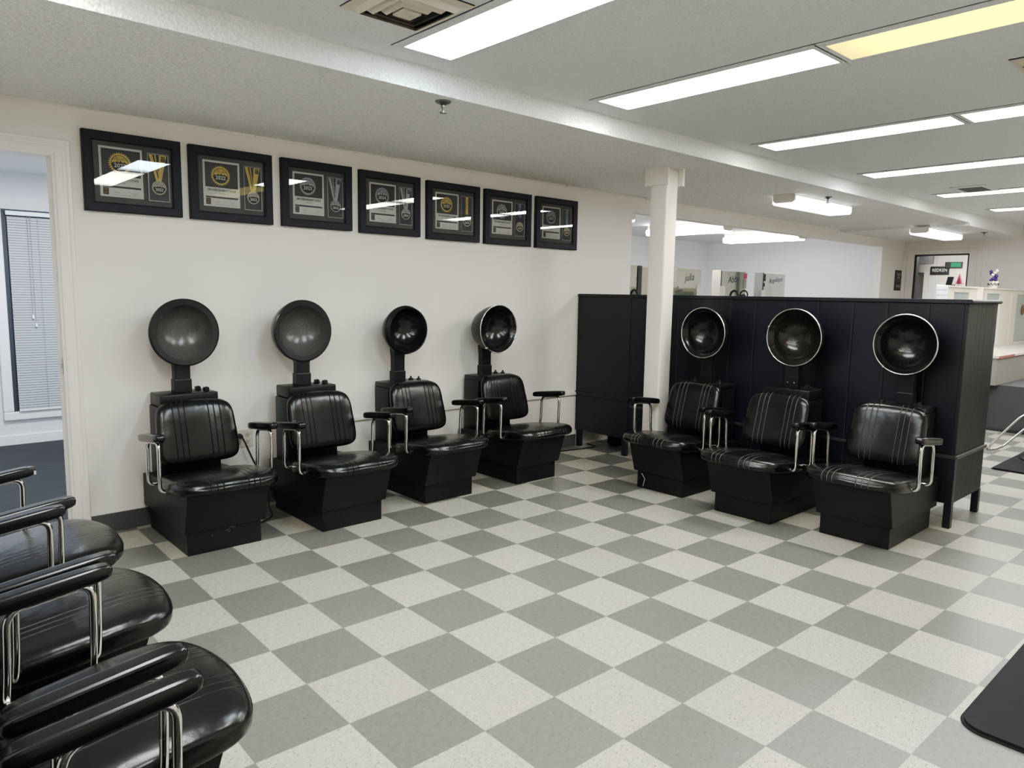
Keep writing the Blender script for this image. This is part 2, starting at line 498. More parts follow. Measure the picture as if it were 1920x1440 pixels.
# far room behind the wide opening
M_farwall = principled('far_wall', (.80, .81, .82), .6, bump=.15, bscale=120)
bm = BM(); box(bm, 2.9, 10.7, 3.17, 3.27, 0, 2.5); struct(obj('wall_far_room_back', bm, M_farwall))
bm = BM(); box(bm, 2.9, 3.0, .12, 3.17, 0, 2.5); struct(obj('wall_far_room_left', bm, M_farwall))
bm = BM(); box(bm, 10.6, 10.7, .1, 3.17, 0, 2.5); struct(obj('wall_far_room_right', bm, M_farwall))
bm = BM(); box(bm, 2.9, 10.7, .1, 3.27, 2.33, 2.43); struct(obj('ceiling_far_room', bm, M_ceil))
# room beyond the end door
bm = BM(); box(bm, 14.0, 14.1, -3, 3, 0, 2.6); struct(obj('wall_end_room_back', bm, M_wash))
bm = BM(); box(bm, XR+.1, 14.1, -3, 3, 2.32, 2.4); struct(obj('ceiling_end_room', bm, M_ceil))
bm = BM(); box(bm, XR+.1, 14.1, -3, 3, -.06, 0); struct(obj('floor_end_room', bm, M_floor))
bm = BM(); box(bm, XR+.1, 14.1, 3, 3.1, 0, 2.4); struct(obj('wall_end_room_left', bm, M_farwall))
bm = BM(); box(bm, XR+.1, 14.1, -3.1, -3, 0, 2.4); struct(obj('wall_end_room_right', bm, M_farwall))
# baseboard, wall conduit
bm = BM(); box(bm, -.215, 3.69, -.008, 0, 0, .105, .003); struct(obj('baseboard_back', bm, M_base))
bm = BM(); box(bm, 1.08, 3.69, -.022, 0, .468, .498, .004); struct(obj('trim_2', bm, M_white))
# column with its bracket plates
bm = BM(); box(bm, 3.34, 3.478, -1.161, -1.013, 0, ZS, .014, 3)
col = struct(obj('column', bm, M_post, smooth=True))
bm = BM()
box(bm, 3.318, 3.34, -1.185, -.975, 2.165, ZS, .003)
box(bm, 3.478, 3.50, -1.20, -.99, 2.165, ZS, .003)
for yy in (-1.13, -1.03): lathe(bm, [(0, 0), (.008, 0), (.008, .008), (0, .012)], 8, at(3.318, yy, 2.25) @ Matrix.Rotation(-PI/2, 4, 'Y'))
struct(obj('trim_3', bm, M_post, parent=col))
bm = BM(); box(bm, 3.26, 3.56, -1.23, -.95, ZS-.003, ZS); obj('top_plate', bm, M_soff, col)

# doorway casing (left) : stepped moulding
def casing(bm, x0, x1, z0, z1, y, t, horiz=False):
    pass
door = bpy.data.objects.new('door_1', None); COL.objects.link(door); struct(door)
bm = BM()
prof = [(0, 0), (0, -.011), (.008, -.014), (.03, -.016), (.036, -.012), (.046, -.013), (.054, -.02), (.066, -.022), (.072, -.016), (.072, 0)]
# mitred sweep up right side, across the top, down the left side (profile runs outward)
cor = [(-.288, 0.), (-.288, 2.037), (-1.15, 2.037), (-1.15, 0.)]
dirs = [(1, 0), (1, 1), (-1, 1), (-1, 0)]
rows = []
for (cx, cz), (dx, dz) in zip(cor, dirs):
    rows.append([bm.verts.new((cx + dx*u, v, cz + dz*u)) for u, v in prof])
for a, b in zip(rows, rows[1:]):
    for k in range(len(prof)-1): bm.faces.new((a[k], a[k+1], b[k+1], b[k]))
obj('casing', bm, M_white, door)
bm = BM()
box(bm, -.30, -.288, -.002, .12, 0, 2.037); box(bm, -1.15, -1.138, -.002, .12, 0, 2.037); box(bm, -1.138, -.30, -.002, .12, 2.025, 2.037)
box(bm, -.312, -.30, .05, .062, 0, 2.025)
obj('jamb', bm, M_white, door)
bm = BM(); box(bm, -.304, -.2995, .012, .04, .90, .985, .002); lathe(bm, [(0, 0), (.011, 0), (.011, .004), (0, .004)], 10, at(-.304, .026, .943) @ Matrix.Rotation(-PI/2, 4, 'Y'))
obj('strike_plate', bm, M_alu, door)

# window with closed blind in the small room
win = bpy.data.objects.new('window_1', None); COL.objects.link(win); struct(win)
WX0, WX1, WZ0, WZ1 = -.142, .78, .29, 1.995
bm = BM()
for x0, x1, z0, z1 in ((WX0-.075, WX0, WZ0-.001, WZ1+.0), (WX1, WX1+.075, WZ0-.001, WZ1+.0), (WX0-.075, WX1+.075, WZ0-.075, WZ0-.002)):
    box(bm, x0, x1, 2.972, 3.0, z0, z1, .008, 2)
obj('casing', bm, M_whitecool, win)
bm = BM(); box(bm, WX0, WX1, 2.985, 2.999, WZ0, WZ1); obj('reveal', bm, M_darkslot, win)
bl = empty('window_blind', 'closed white mini blind hanging in the window seen through the doorway', 'blind', (0, 0, 0))
bm = BM(); box(bm, WX0+.028, WX1-.02, 2.955, 2.982, WZ1-.05, WZ1-.015, .003); obj('headrail', bm, M_whitecool, bl)
bm = BM()
z = WZ0 + .02
while z < WZ1-.055:
    a = math.radians(68)
    cy, hw = 2.966, .0125
    dy, dz = hw*math.cos(a), hw*math.sin(a)
    nx = [(WX0+.036), (WX1-.025)]
    p = [(nx[0], cy-dy, z-dz), (nx[1], cy-dy, z-dz), (nx[1], cy-dy*.2-.003, z), (nx[1], cy+dy, z+dz), (nx[0], cy+dy, z+dz), (nx[0], cy-dy*.2-.003, z)]
    vs = [bm.verts.new(q) for q in p]
    bm.faces.new((vs[0], vs[1], vs[2], vs[5])); bm.faces.new((vs[5], vs[2], vs[3], vs[4]))
    z += .0215
M_slat = principled('blind_slat', (.40, .415, .45), .4)
obj('slats', bm, M_slat, bl)
bm = BM(); box(bm, WX0+.036, WX1-.025, 2.955, 2.98, WZ0, WZ0+.014, .003); obj('bottom_rail', bm, M_whitecool, bl)
bm = BM()
tube(bm, [(.035, 2.95, 1.95), (.035, 2.95, 1.12)], .0018, 6); tube(bm, [(.055, 2.95, 1.95), (.055, 2.95, 1.05)], .0018, 6); tube(bm, [(.11, 2.951, 1.95), (.11, 2.951, .3)], .0014, 6)
obj('cord', bm, M_greyp, bl)
for x, z in ((.035, 1.10), (.055, 1.03)):
    bm = BM(); lathe(bm, [(0, .02), (.006, .015), (.009, -.015), (0, -.018)], 10, at(x, 2.95, z)); obj('tassel', bm, M_whitecool, bl)

# thin cable along the wall top
bm = BM()
pts = []
xs = [-1.3 + .08*i for i in range(int((6.3+1.3)/.08))]
for x in xs: pts.append((x, -.006, 2.281 - .010*abs(math.sin(x*2.1))))
tube(bm, pts, .003, 6)
for x in (.307, .779, 1.262, 1.716, 2.3, 2.9, 3.5, 4.6, 5.43, 5.99): box(bm, x-.004, x+.004, -.01, 0, 2.272, 2.286)
tag(obj('wall_cable', bm, M_white), 'thin white cable clipped along the top of the back wall', 'cable')

# ------------------------------------------------------------------ framed awards
FW, FH = .49, .416
def ngon_gear(bm, cx, cz, y, r1, r2, teeth, mi):
    c = bm.verts.new((cx, y, cz)); vs = []
    for k in range(teeth*4):
        a = 2*PI*k/(teeth*4); r = r1 if (k % 4) in (0, 1) else r2
        vs.append(bm.verts.new((cx + r*math.cos(a), y, cz + r*math.sin(a))))
    for k in range(len(vs)):
        f = bm.faces.new((c, vs[k], vs[(k+1) % len(vs)])); f.material_index = mi
def disc(bm, cx, cz, y, r, mi, a0=0, a1=2*PI, n=40, r0=0.):
    pr = None
    for k in range(n+1):
        a = a0 + (a1-a0)*k/n
        o = bm.verts.new((cx + r*math.cos(a), y, cz + r*math.sin(a)))
        i = bm.verts.new((cx + r0*math.cos(a), y, cz + r0*math.sin(a)))
        if pr:
            vs = [pr[0], o, i, pr[1]] if r0 > 0 else [pr[0], o, i]
            f = bm.faces.new(vs); f.material_index = mi
        pr = (o, i)
def mountains(bm, cx, cz, y, r, mi):
    pts = [(-r, 0), (-.8*r, .16*r), (-.6*r, .05*r), (-.35*r, .3*r), (-.15*r, .1*r), (.1*r, .34*r), (.35*r, .08*r), (.6*r, .25*r), (.8*r, .07*r), (r, 0)]
    top = [bm.verts.new((cx+u, y, cz+v)) for u, v in pts]
    f = bm.faces.new(top); f.material_index = mi

def make_award(i, x0, zc, metal, year, ribbon, sub, label, medal_year=None):
    t = empty('framed_award', label, 'framed award', (x0 + FW/2, 0, zc), 0, 'framed awards in a row on the back wall')
    w, h, m = FW/2, FH/2, .049
    bm = BM()
    # mitred moulding with a small inner lip
    pr = [(0, -.001), (0, -.034), (.004, -.037), (m-.006, -.034), (m, -.028), (m, -.012)]
    rows = []
    for sx, sz in ((-1, -1), (1, -1), (1, 1), (-1, 1)):
        rows.append([bm.verts.new((sx*(w-u), v, sz*(h-u))) for u, v in pr])
    for k in range(4):
        a, b = rows[k], rows[(k+1) % 4]
        for q in range(len(pr)-1): bm.faces.new((a[q], a[q+1], b[q+1], b[q]))
    obj('frame', bm, M_gframe, t)
    bm = BM(); box(bm, -w+m-.002, w-m+.002, -.014, -.003, -h+m-.002, h-m+.002)
    obj('mat_board', bm, M_mat, t)
    # certificate
    y = -.0145
    cx, cz, cw, ch = -.06, .005, .213, .262
    bm = BM(); box(bm, cx-cw/2, cx+cw/2, y-.004, y, cz-ch/2, cz+ch/2)
    cert = obj('certificate', bm, M_paper, t)
    y -= .0048
    bm = BM()
    quad(bm, cx-cw/2+.011, cx+cw/2-.011, cz-ch/2+.110, cz+ch/2-.012, y)
    quad(bm, cx-cw/2+.012, cx+cw/2-.012, cz-ch/2+.048, cz-ch/2+.058, y)
    obj('print_panel', bm, M_photo, cert)
    sx, sz, sr = cx-.006, cz+ch*.5-.084, .057
    bm = BM()
    ngon_gear(bm, sx, sz, y-.0004, sr, sr*.88, 28, 0)
    disc(bm, sx, sz, y-.0007, sr*.76, 1)
    disc(bm, sx, sz, y-.0009, sr*.70, 0, 0, PI)
    disc(bm, sx, sz, y-.0009, sr*.70, 1, PI, 2*PI)
    mountains(bm, sx, sz, y-.0012, sr*.68, 1)
    add_text(bm, 'BEST OF', sr*.2, at(sx, y-.0014, sz+sr*.52) @ FACE_Y, mi=1)
    add_text(bm, 'NORTHERN', sr*.23, at(sx, y-.0014, sz+sr*.36) @ FACE_Y, mi=1)
    add_text(bm, 'UTAH', sr*.13, at(sx, y-.0014, sz+sr*.24) @ FACE_Y, mi=1)
    add_text(bm, year, sr*.52, at(sx, y-.0014, sz-sr*.22) @ FACE_Y, mi=2, bold=.0006)
    obj('seal', bm, [metal, M_ink, M_paper], cert)
    bm = BM()
    add_text(bm, 'NEW HORIZONS BEAUTY COLLEGE', .0165, at(cx, y-.0006, cz-ch/2+.094) @ FACE_Y, xs=.62, bold=.0004)
    add_text(bm, sub, .010, at(cx, y-.0006, cz-ch/2+.076) @ FACE_Y, xs=.8)
    add_text(bm, 'Standard', .0075, at(cx-.028, y-.0006, cz-ch/2+.025) @ FACE_Y)
    add_text(bm, 'Examiner', .006, at(cx+.064, y-.0006, cz-ch/2+.028) @ FACE_Y)
    add_text(bm, 'Northern Utah', .0055, at(cx+.064, y-.0006, cz-ch/2+.02) @ FACE_Y)
    quad(bm, cx-cw/2+.013, cx-cw/2+.040, cz-ch/2+.010, cz-ch/2+.046, y-.0006)
    quad(bm, cx-.042, cx+cw/2-.012, cz-ch/2+.0105, cz-ch/2+.0115, y-.0006)
    obj('lettering', bm, M_ink, cert)
    bm = BM()
    add_text(bm, 'BEST', .009, at(cx-cw/2+.0265, y-.0012, cz-ch/2+.037) @ FACE_Y)
    add_text(bm, 'OF', .008, at(cx-cw/2+.0265, y-.0012, cz-ch/2+.028) @ FACE_Y)
    add_text(bm, 'BEST', .009, at(cx-cw/2+.0265, y-.0012, cz-ch/2+.019) @ FACE_Y)
    obj('badge_lettering', bm, M_gold if metal is M_gold else M_silver, cert)
    # medal in its cut-out
    y = -.0145
    mx0, mx1, mz0, mz1 = .073, .183, -.13, .128
    mcx = (mx0+mx1)/2
    bm = BM()
    quad(bm, mx0, mx1, mz0, mz1, y-.0006, 0)
    for a, b, c, d in ((mx0, mx0+.0035, mz0, mz1), (mx1-.0035, mx1, mz0, mz1), (mx0, mx1, mz0, mz0+.004), (mx0, mx1, mz1-.0035, mz1)):
        box(bm, a, b, y-.004, y-.0008, c, d, mi=1)
    case = obj('medal_case', bm, [M_photo, M_acry], t)
    y -= .003
    mz, mr = -.055, .038
    bm = BM()
    if ribbon in ('gold', 'silver'):
        for k, (xa, xb) in enumerate(((mcx-.048, mcx-.012), (mcx+.006, mcx+.044))):
            f = bm.faces.new([bm.verts.new(p) for p in ((mcx-.013 + k*.010, y-.001*k, mz+mr-.003), (mcx+.004+k*.010, y-.001*k, mz+mr-.003), (xb, y-.001*k, mz1-.006), (xa, y-.001*k, mz1-.006))])
            f.material_index = 0
        f = bm.faces.new([bm.verts.new(p) for p in ((mcx-.0035, y-.0004, mz+mr+.01), (mcx+.001, y-.0004, mz+mr+.01), (mcx-.019, y-.0004, mz1-.008), (mcx-.029, y-.0004, mz1-.008))]); f.material_index = 1
        add_text(bm, 'BEST OF NORTHERN UTAH', .012, at(mcx-.0135, y-.0012, mz+mr+.075) @ FACE_Y @ Matrix.Rotation(math.radians(-72), 4, 'Z'), mi=0, xs=.7)
        quad(bm, mcx+.014, mcx+.036, mz1-.04, mz1-.012, y-.0016, 1)
        add_text(bm, 'BEST', .010, at(mcx+.025, y-.002, mz1-.021) @ FACE_Y, mi=0)
        add_text(bm, 'OF', .010, at(mcx+.025, y-.002, mz1-.032) @ FACE_Y, mi=0)
        rm = [M_gold if ribbon == 'gold' else M_silver, M_ink]
    else:
        c = {'goldbar': M_gold, 'blue': M_bluer, 'teal': M_teal}[ribbon]
        if ribbon == 'blue':
            quad(bm, mcx-.013, mcx+.013, mz1-.05, mz1-.005, y, 0)
            for q in range(9):
                a = q*2.1; r = .014
                disc(bm, mcx+.012*math.cos(a), mz+mr+.062+.022*math.sin(a*1.7), y-.0003*q, .009, 0, n=8)
        else:
            quad(bm, mcx-.012, mcx+.012, mz+mr+.012, mz1-.005, y, 0)
        add_text(bm, 'BEST OF', .013, at(mcx, y-.003, mz1-.045) @ FACE_Y @ Matrix.Rotation(PI/2, 4, 'Z'), mi=1)
        rm = [c, M_ink]
    obj('ribbon', bm, rm, case)
    bm = BM()
    lathe(bm, [(0, 0), (mr, 0), (mr, .003), (mr*.93, .0042), (mr*.9, .0034), (0, .0034)], 32, at(mcx, y, mz) @ Matrix.Rotation(PI/2, 4, 'X'))
    yy = y-.0038
    disc(bm, mcx, mz, yy-.0002, mr*.84, 1)
    disc(bm, mcx, mz, yy-.0005, mr*.80, 0, 0, PI)
    mountains(bm, mcx, mz, yy-.0008, mr*.78, 1)
    add_text(bm, 'BEST OF', mr*.2, at(mcx, yy-.001, mz+mr*.58) @ FACE_Y, mi=1)
    add_text(bm, 'NORTHERN', mr*.24, at(mcx, yy-.001, mz+mr*.41) @ FACE_Y, mi=1)
    add_text(bm, medal_year or year, mr*.56, at(mcx, yy-.001, mz-mr*.3) @ FACE_Y, mi=2, bold=.0005)
    med = M_silver if ribbon == 'silver' else M_beige
    obj('medal', bm, [med, M_ink, M_paper], case)
    bm = BM(); quad(bm, -w+m, w-m, -h+m, h-m, -.0245)
    obj('glass_pane', bm, M_glass, t)
    return t

AW = [(-.165, M_gold, '2022', 'gold', 'Hair Salon', 'framed award with a gold 2022 seal and gold V ribbon, nearest the doorway'),
      (.371, M_gold, '2022', 'gold', 'Barbershop', 'framed award with a gold 2022 seal, second from the doorway casing'),
      (.922, M_silver, '2023', 'silver', 'Trade School', 'framed award with a silver 2023 seal and silver V ribbon'),
      (1.473, M_silver, '2024', 'silver', 'Trade School', 'framed award with a silver 2024 seal and silver ribbon, middle of the row'),
      (2.026, M_gold, '2025', 'goldbar', 'Massage', 'framed award with a gold 2025 seal and a straight gold ribbon'),
      (2.571, M_silver, '2025', 'blue', 'Trade School', 'framed award with a silver 2025 seal and a small blue ribbon rosette'),
      (3.122, M_silver, '2025', 'teal', 'Barber', 'framed award with a teal ribbon, last of the row toward the white post')]
for i, (x, mt, yr, rb, sub, lab) in enumerate(AW):
    zc = (1.973, 1.971, 1.971, 1.966, 1.958, 1.956, 1.956)[i]
    make_award(i, x, zc - .003, mt, yr, rb, sub, lab)

# ------------------------------------------------------------------ hood dryer chairs
HW = .292
def seat_fn(u, v, t, a, b):
    # u across, v depth (+ back), t up
    y = .09 + v - (.045*(1-a*a) if b < 0 else 0)*min(1, -b*1.3 if b < 0 else 0)
    x = u*(1 - .05*max(0, b))
    z = .362 + t - .03*(b+.3) + .004*math.cos(a*3)
    if b < -.3 and t > 0: z -= .012*((-b-.3)/.7)**2*2
    return (x, y, z)
def back_fn(u, v, t, a, b):
    x = u*(1.0 - .035*b)
    y = .395 + .045*b - t + .028*a*a*-1
    z = .575 + v - .008*a*a*(1 if b > 0 else 0)
    return (x, y, z)
def pad_fn(sgn):
    def f(u, v, t, a, b):
        return (sgn*HW + u, .182 + v, .600 + t - .13*v)
    return f
M_HOOD = Matrix.Rotation(PI/2, 4, 'X')     # lathe +z  ->  -y (toward the sitter)

def make_chair(name, label, style, hood=(0, .47, 1.1, 1, 1), vin=None, group=None, with_dryer=True):
    vin = vin or M_vinyl
    t = empty(name, label, 'dryer chair', (0,0,0), 0, group)
    bm = BM(); box(bm, -.193, .193, 0, .62, .0, .128, .003); obj('kick_base', bm, M_lam, t)
    bm = BM(); prism(bm, [(-.018, .124), (-.092, .362), (-.05, .372), (.60, .318), (.665, .31), (.668, .13)], 'x', -.211, .211, .003)
    obj('seat_box', bm, M_lam, t)
    # bar tying the armrests under the cushion
    obj('seat', pillow(.53, .455, .05, .04, 6.5, 9., 30, seat_fn, .25), vin, t, smooth='all')
    obj('backrest', pillow(.428, .345, .052, .03, 5.5, 5., 28, back_fn, .38), vin, t, smooth='all')
    for s in (-1, 1):
        a = obj('armrest', pillow(.053, .325, .022, .02, 6., 7., 18, pad_fn(s), .25), M_pad, t, smooth='all')
        bm = BM()
        P = [(s*.15, .272, .335), (s*.288, .268, .338), (s*.292, .262, .40), (s*HW, .255, .570), (s*HW, .16, .583), (s*HW, .066, .595), (s*.292, .072, .40), (s*.288, .078, .338), (s*.15, .085, .335)]
        tube(bm, fillet(P, .045, 7), .0095, 10)
        obj('arm_frame', bm, M_chrome, a, smooth=True)
    # dryer tower
    bm = BM(); box(bm, -.165, .165, .478, .655, .305, .705 if style == 'tall' else .70, .006, 2)
    tw = obj('tower', bm, M_plas, t, smooth=True)
    bm = BM(); box(bm, -.10, .10, .40, .48, .40, .52, .004); obj('back_bracket', bm, M_lam, tw)
    if style == 'tall':
        bm = BM(); box(bm, -.158, .158, .468, .655, .706, .775, .008, 3)
        cb = obj('control_box', bm, M_plas, t, smooth=True)
        for x, yy in ((.085, .59), (.112, .53)):
            bm = BM(); box(bm, x-.014, x+.014, yy-.014, yy+.014, .775, .797, .003); box(bm, x-.004, x+.004, yy-.015, yy+.004, .795, .80)
            obj('knob', bm, M_plas, cb)
        z0 = .775
    else:
        bm = BM(); box(bm, -.163, .163, .455, .655, .700, .735, .006, 2); box(bm, -.15, .15, .445, .50, .725, .741, .003)
        cb = obj('control_box', bm, M_plas, t, smooth=True)
        for x, yy in ((.075, .56), (.115, .52), (-.10, .53)):
            bm = BM(); lathe(bm, [(0, .03), (.006, .03), (.007, .018), (.016, .014), (.018, 0)], 14, at(x, yy, .735)); obj('knob', bm, M_plas, cb)
        z0 = .735
    hx, hy, hz, hs, hd = hood
    bm = BM(); box(bm, hx-.048, hx+.048, .528, .592, z0, z0+.075, .004)
    po = obj('collar', bm, M_plas, t)
    bm = BM()
    prism(bm, [(hx-.043, z0+.06), (hx+.043, z0+.06), (hx+.043, hz-.20), (hx+.05, hz-(.128 if hy < .5 else .176)), (hx-.05, hz-(.128 if hy < .5 else .176)), (hx-.043, hz-.20)], 'y', .534, .586, .003)
    obj('post', bm, M_plas, t)
    # hood, modelled around its own centre
    H = Matrix.Identity(4)
    kind = {'A': 0, 'B': 1, 'C': 2}[hood_kind]
    R = .181
    if hood_kind == 'A':
        sh = [(0, -.150), (.05, -.147), (.10, -.13), (.14, -.10), (.166, -.055), (.176, -.02), (.181, -.006), (.180, .004), (.172, .010), (.146, .006)]
        bw = [(.147, .006), (.144, -.002), (.132, -.035), (.108, -.066), (.07, -.09), (.03, -.10), (0, -.102)]
    else:
        sh = [(0, -.150), (.045, -.146), (.09, -.128), (.13, -.098), (.158, -.055), (.170, -.02), (.173, .0), (.168, .006)]
        bw = [(.168, .005), (.158, -.004), (.156, -.012), (.148, -.014), (.14, -.04), (.118, -.075), (.08, -.104), (.035, -.118), (0, -.121)]
        if hood_kind == 'B':
            sh = [(0, -.150), (.045, -.146), (.09, -.128), (.13, -.098), (.160, -.055), (.172, -.035), (.176, -.022), (.172, -.012), (.164, -.008), (.166, .006), (.160, .012), (.155, .008)]
            bw = [(.156, .008), (.150, -.006), (.14, -.04), (.118, -.075), (.08, -.104), (.035, -.118), (0, -.121)]
    sh = [(r*hs, h*(hd if h < 0 else 1)) for r, h in sh]; bw = [(r*hs, h) for r, h in bw]
    hm = BM(); lathe(hm, sh, 56, M_HOOD)
    ho = obj('hood', hm, M_rimgrey if hood_kind == 'A' else M_plas, t, smooth=True, loc=(hx, hy, hz))
    bm = BM(); lathe(bm, bw, 56, M_HOOD)
    bo = obj('bowl', bm, hood_bowl, ho, smooth='all')
    if hood_kind == 'C':
        bm = BM()
        n = 72
        tube(bm, [Vector((.1725*hs*math.cos(2*PI*k/n), -.003, .1725*hs*math.sin(2*PI*k/n))) for k in range(n+1)], .0042, 8, False)
        box(bm, -.006 + .1725*hs*math.cos(hclip), .006 + .1725*hs*math.cos(hclip), -.012, .01, .1725*hs*math.sin(hclip)-.006, .1725*hs*math.sin(hclip)+.006, .002)
        obj('chrome_rim', bm, M_chrome, ho, smooth='all')
    return t

hclip = math.radians(230)
G1 = 'hood dryer chairs along the back wall'; G2 = 'hood dryer chairs against the black divider'; G3 = 'black salon chairs in the near left row'
def place(c, x, y, rz): c.location = (x, y, 0); c.rotation_euler = (0, 0, rz)

hood_kind, hood_bowl = 'A', M_bowlA
c1 = make_chair('dryer_chair', 'black hood dryer chair beside the doorway, with a torn pale spot under its seat front', 'tall', (-.014, .47, 1.117, 1.045, 1.1), group=G1)
place(c1, .267, -.678, 0)
bm = BM(); f = bm.faces.new([bm.verts.new(p) for p in ((-.105, -.0935, .356), (-.062, -.0938, .358), (-.075, -.0925, .350), (-.085, -.0915, .345))])
for x, z, r in ((.01, .10, .012), (.03, .112, .014), (.045, .108, .010), (-.07, .085, .009), (.02, .09, .006)):
    f = bm.faces.new([bm.verts.new(p) for p in ((x-r, -.0008, z-.003), (x+r*.7, -.0008, z), (x+r, -.0008, z+.005), (x-r*.2, -.0008, z+.002))])
obj('scuff', bm, principled('scuff', (.12, .12, .115), .6), c1)
c2 = make_chair('dryer_chair', 'black hood dryer chair with wide grey rim hood, second from the doorway', 'tall', (-.03, .53, 1.112, 1.06, 1.25), group=G1)
place(c2, .976, -.762, 0)
hood_kind, hood_bowl = 'B', M_bowlB
c3 = make_chair('dryer_chair', 'black hood dryer chair whose hood has a double black rim, third from the doorway', 'low', (-.036, .43, 1.10, .96, 1.35), group=G1)
place(c3, 1.75, -.67, 0)
hood_kind, hood_bowl = 'C', M_bowlB
c4 = make_chair('dryer_chair', 'black hood dryer chair with silver-edged hood on the white wall, last before the divider', 'low', (-.038, .40, 1.094, 1.045, 1.65), group=G1)
place(c4, 2.535, -.69, 0)
r1 = make_chair('dryer_chair', 'black hood dryer chair beside the white post, backed against the divider', 'low', (-.014, .47, 1.10, 1.05, 1.2), M_vinylp, G2)
place(r1, 2.985, -1.46, -PI/2)
bm = BM()
tube(bm, [(-.155, -.002, .105), (-.125, -.002, .07), (-.140, -.002, .015)], .0022, 6)
obj('chipped_edge', bm, M_chip, r1)
hclip = math.radians(160); hood_bowl = M_bowlC
r2 = make_chair('dryer_chair', 'black hood dryer chair against the divider, the middle one of three', 'tall', (0, .53, 1.106, 1.075, 1.3), M_vinylp, G2)
place(r2, 2.912, -2.141, -PI/2)
for x in (-.02, .025):
    bm = BM(); lathe(bm, [(0, .004), (.004, .003), (.005, 0)], 10, at(x, .527, .81) @ M_HOOD); obj('screw', bm, M_chrome, r2)
bm = BM(); lathe(bm, [(0, .004), (.034, .004), (.038, .012), (.04, .012), (.036, 0), (0, 0)], 24, at(.095, .56, .776)); obj('ashtray_dish', bm, M_chrome, r2, smooth=True)
bm = BM(); box(bm, .10, .165, .462, .468, .668, .674); box(bm, .158, .168, .455, .468, .655, .675, .002); obj('latch', bm, M_chip, r2)
hclip = math.radians(232); hood_bowl = M_bowlB
r3 = make_chair('dryer_chair', 'black hood dryer chair at the free end of the black divider', 'low', (.025, .47, 1.10, 1.025, 1.15), M_vinylp, G2)
place(r3, 3.006, -2.784, -PI/2)
labs = ['black salon chair in the near left row, farthest back beside the doorway',
        'black salon chair in the near left row, second back from the camera side of three seats',
        'black salon chair in the near left row, front seat cushion closest to the floor centre',
        'black salon chair at the very bottom left corner, only its armrest and seat edge showing']
labs[1] = 'middle of the three black seats fully seen in the near left row'
labs[2] = 'nearest large black seat at bottom left, with two padded armrests crossing over it'
hood_kind, hood_bowl = 'A', M_bowlA
for i, (F, y) in enumerate(((-.572, -1.287), (-.602, -1.966), (-.628, -2.640), (-.652, -3.350))):
    if i == 0:
        l0 = make_chair('salon_chair', labs[0], 'tall', (0, .47, 1.11, 1, 1), group=G3); c = l0
    else:
        c = copy_tree(l0); c['label'] = labs[i]
    c['category'] = 'salon chair'
    place(c, F, y, PI/2 + math.radians((2.5, 1, 0, -2.)[i]))
bm = BM(); 
for k in range(5): box(bm, HW-.026+.010*k, HW-.018+.010*k, .022, .030, .607+.002*(k % 2), .622+.004*((k*7) % 3), .001)
obj('torn_pad_end', bm, M_chip, l0)

# ------------------------------------------------------------------ divider
DX0, DX1, DY0, DY1 = 3.685, 4.25, -3.065, -.004
dv = empty('divider', 'long black panelled divider behind the three right hood dryer chairs', 'divider', (DX0, 0, 0))
grs = [-2.86, -2.62, -2.41, -2.18, -1.95, -1.72, -1.52, -1.30, -1.06, -.83]
M_divp = panel_grooves('black_grooved_panel', (.0088, .0112, .019), 'Y', grs, .34, .002)
bm = BM(); box(bm, 0, .03, DY0+.02, -.60, .15, 1.345, .002); o = obj('front_panel', bm, M_divp, dv)
bm = BM(); box(bm, -.004, .03, -.60, DY1, .15, 1.345, .002); obj('side_panel', bm, M_div, dv)
bm = BM(); box(bm, DX1-DX0-.03, DX1-DX0, DY0+.02, DY1, .15, 1.345); obj('back_panel', bm, M_div, dv)
M_dive = panel_grooves('black_end_panel', (.0065, .007, .008), 'X', [.17, .245, .33, .47], .5, .004)
bm = BM(); box(bm, .0, DX1-DX0, DY0, DY0+.02, .15, 1.345, .002); obj('end_panel', bm, M_dive, dv)
bm = BM(); prism(bm, [(DY0-.022, 1.352), (DY0-.022, 1.362), (DY0-.014, 1.370), (DY1, 1.370), (DY1, 1.345), (DY0-.014, 1.345)], 'x', -.012, DX1-DX0+.012, .003)
obj('cap_board', bm, M_div, dv)
bm = BM(); box(bm, -.022, 0, -.62, DY1, .475, .505, .004); obj('rail', bm, M_div, dv)
bm = BM(); box(bm, -.008, 0, DY0, -.62, .425, .445, .002); box(bm, -.015, DX1-DX0+.01, DY0-.014, DY0, .425, .447, .004)
obj('rail', bm, principled('worn_rail', (.05, .05, .052), .3), dv)
for x, y in ((0, -.06), (0, -.585), (0, -1.30), (0, -2.2), (-.004, DY0-.005), (DX1-DX0-.042, DY0-.005), (DX1-DX0-.042, -.06), (DX1-DX0-.042, -1.6)):
    bm = BM(); box(bm, x, x+.042, y, y+.042, 0, .43 if y < -3 and x < .1 else .16, .003); obj('leg', bm, M_leg, dv)
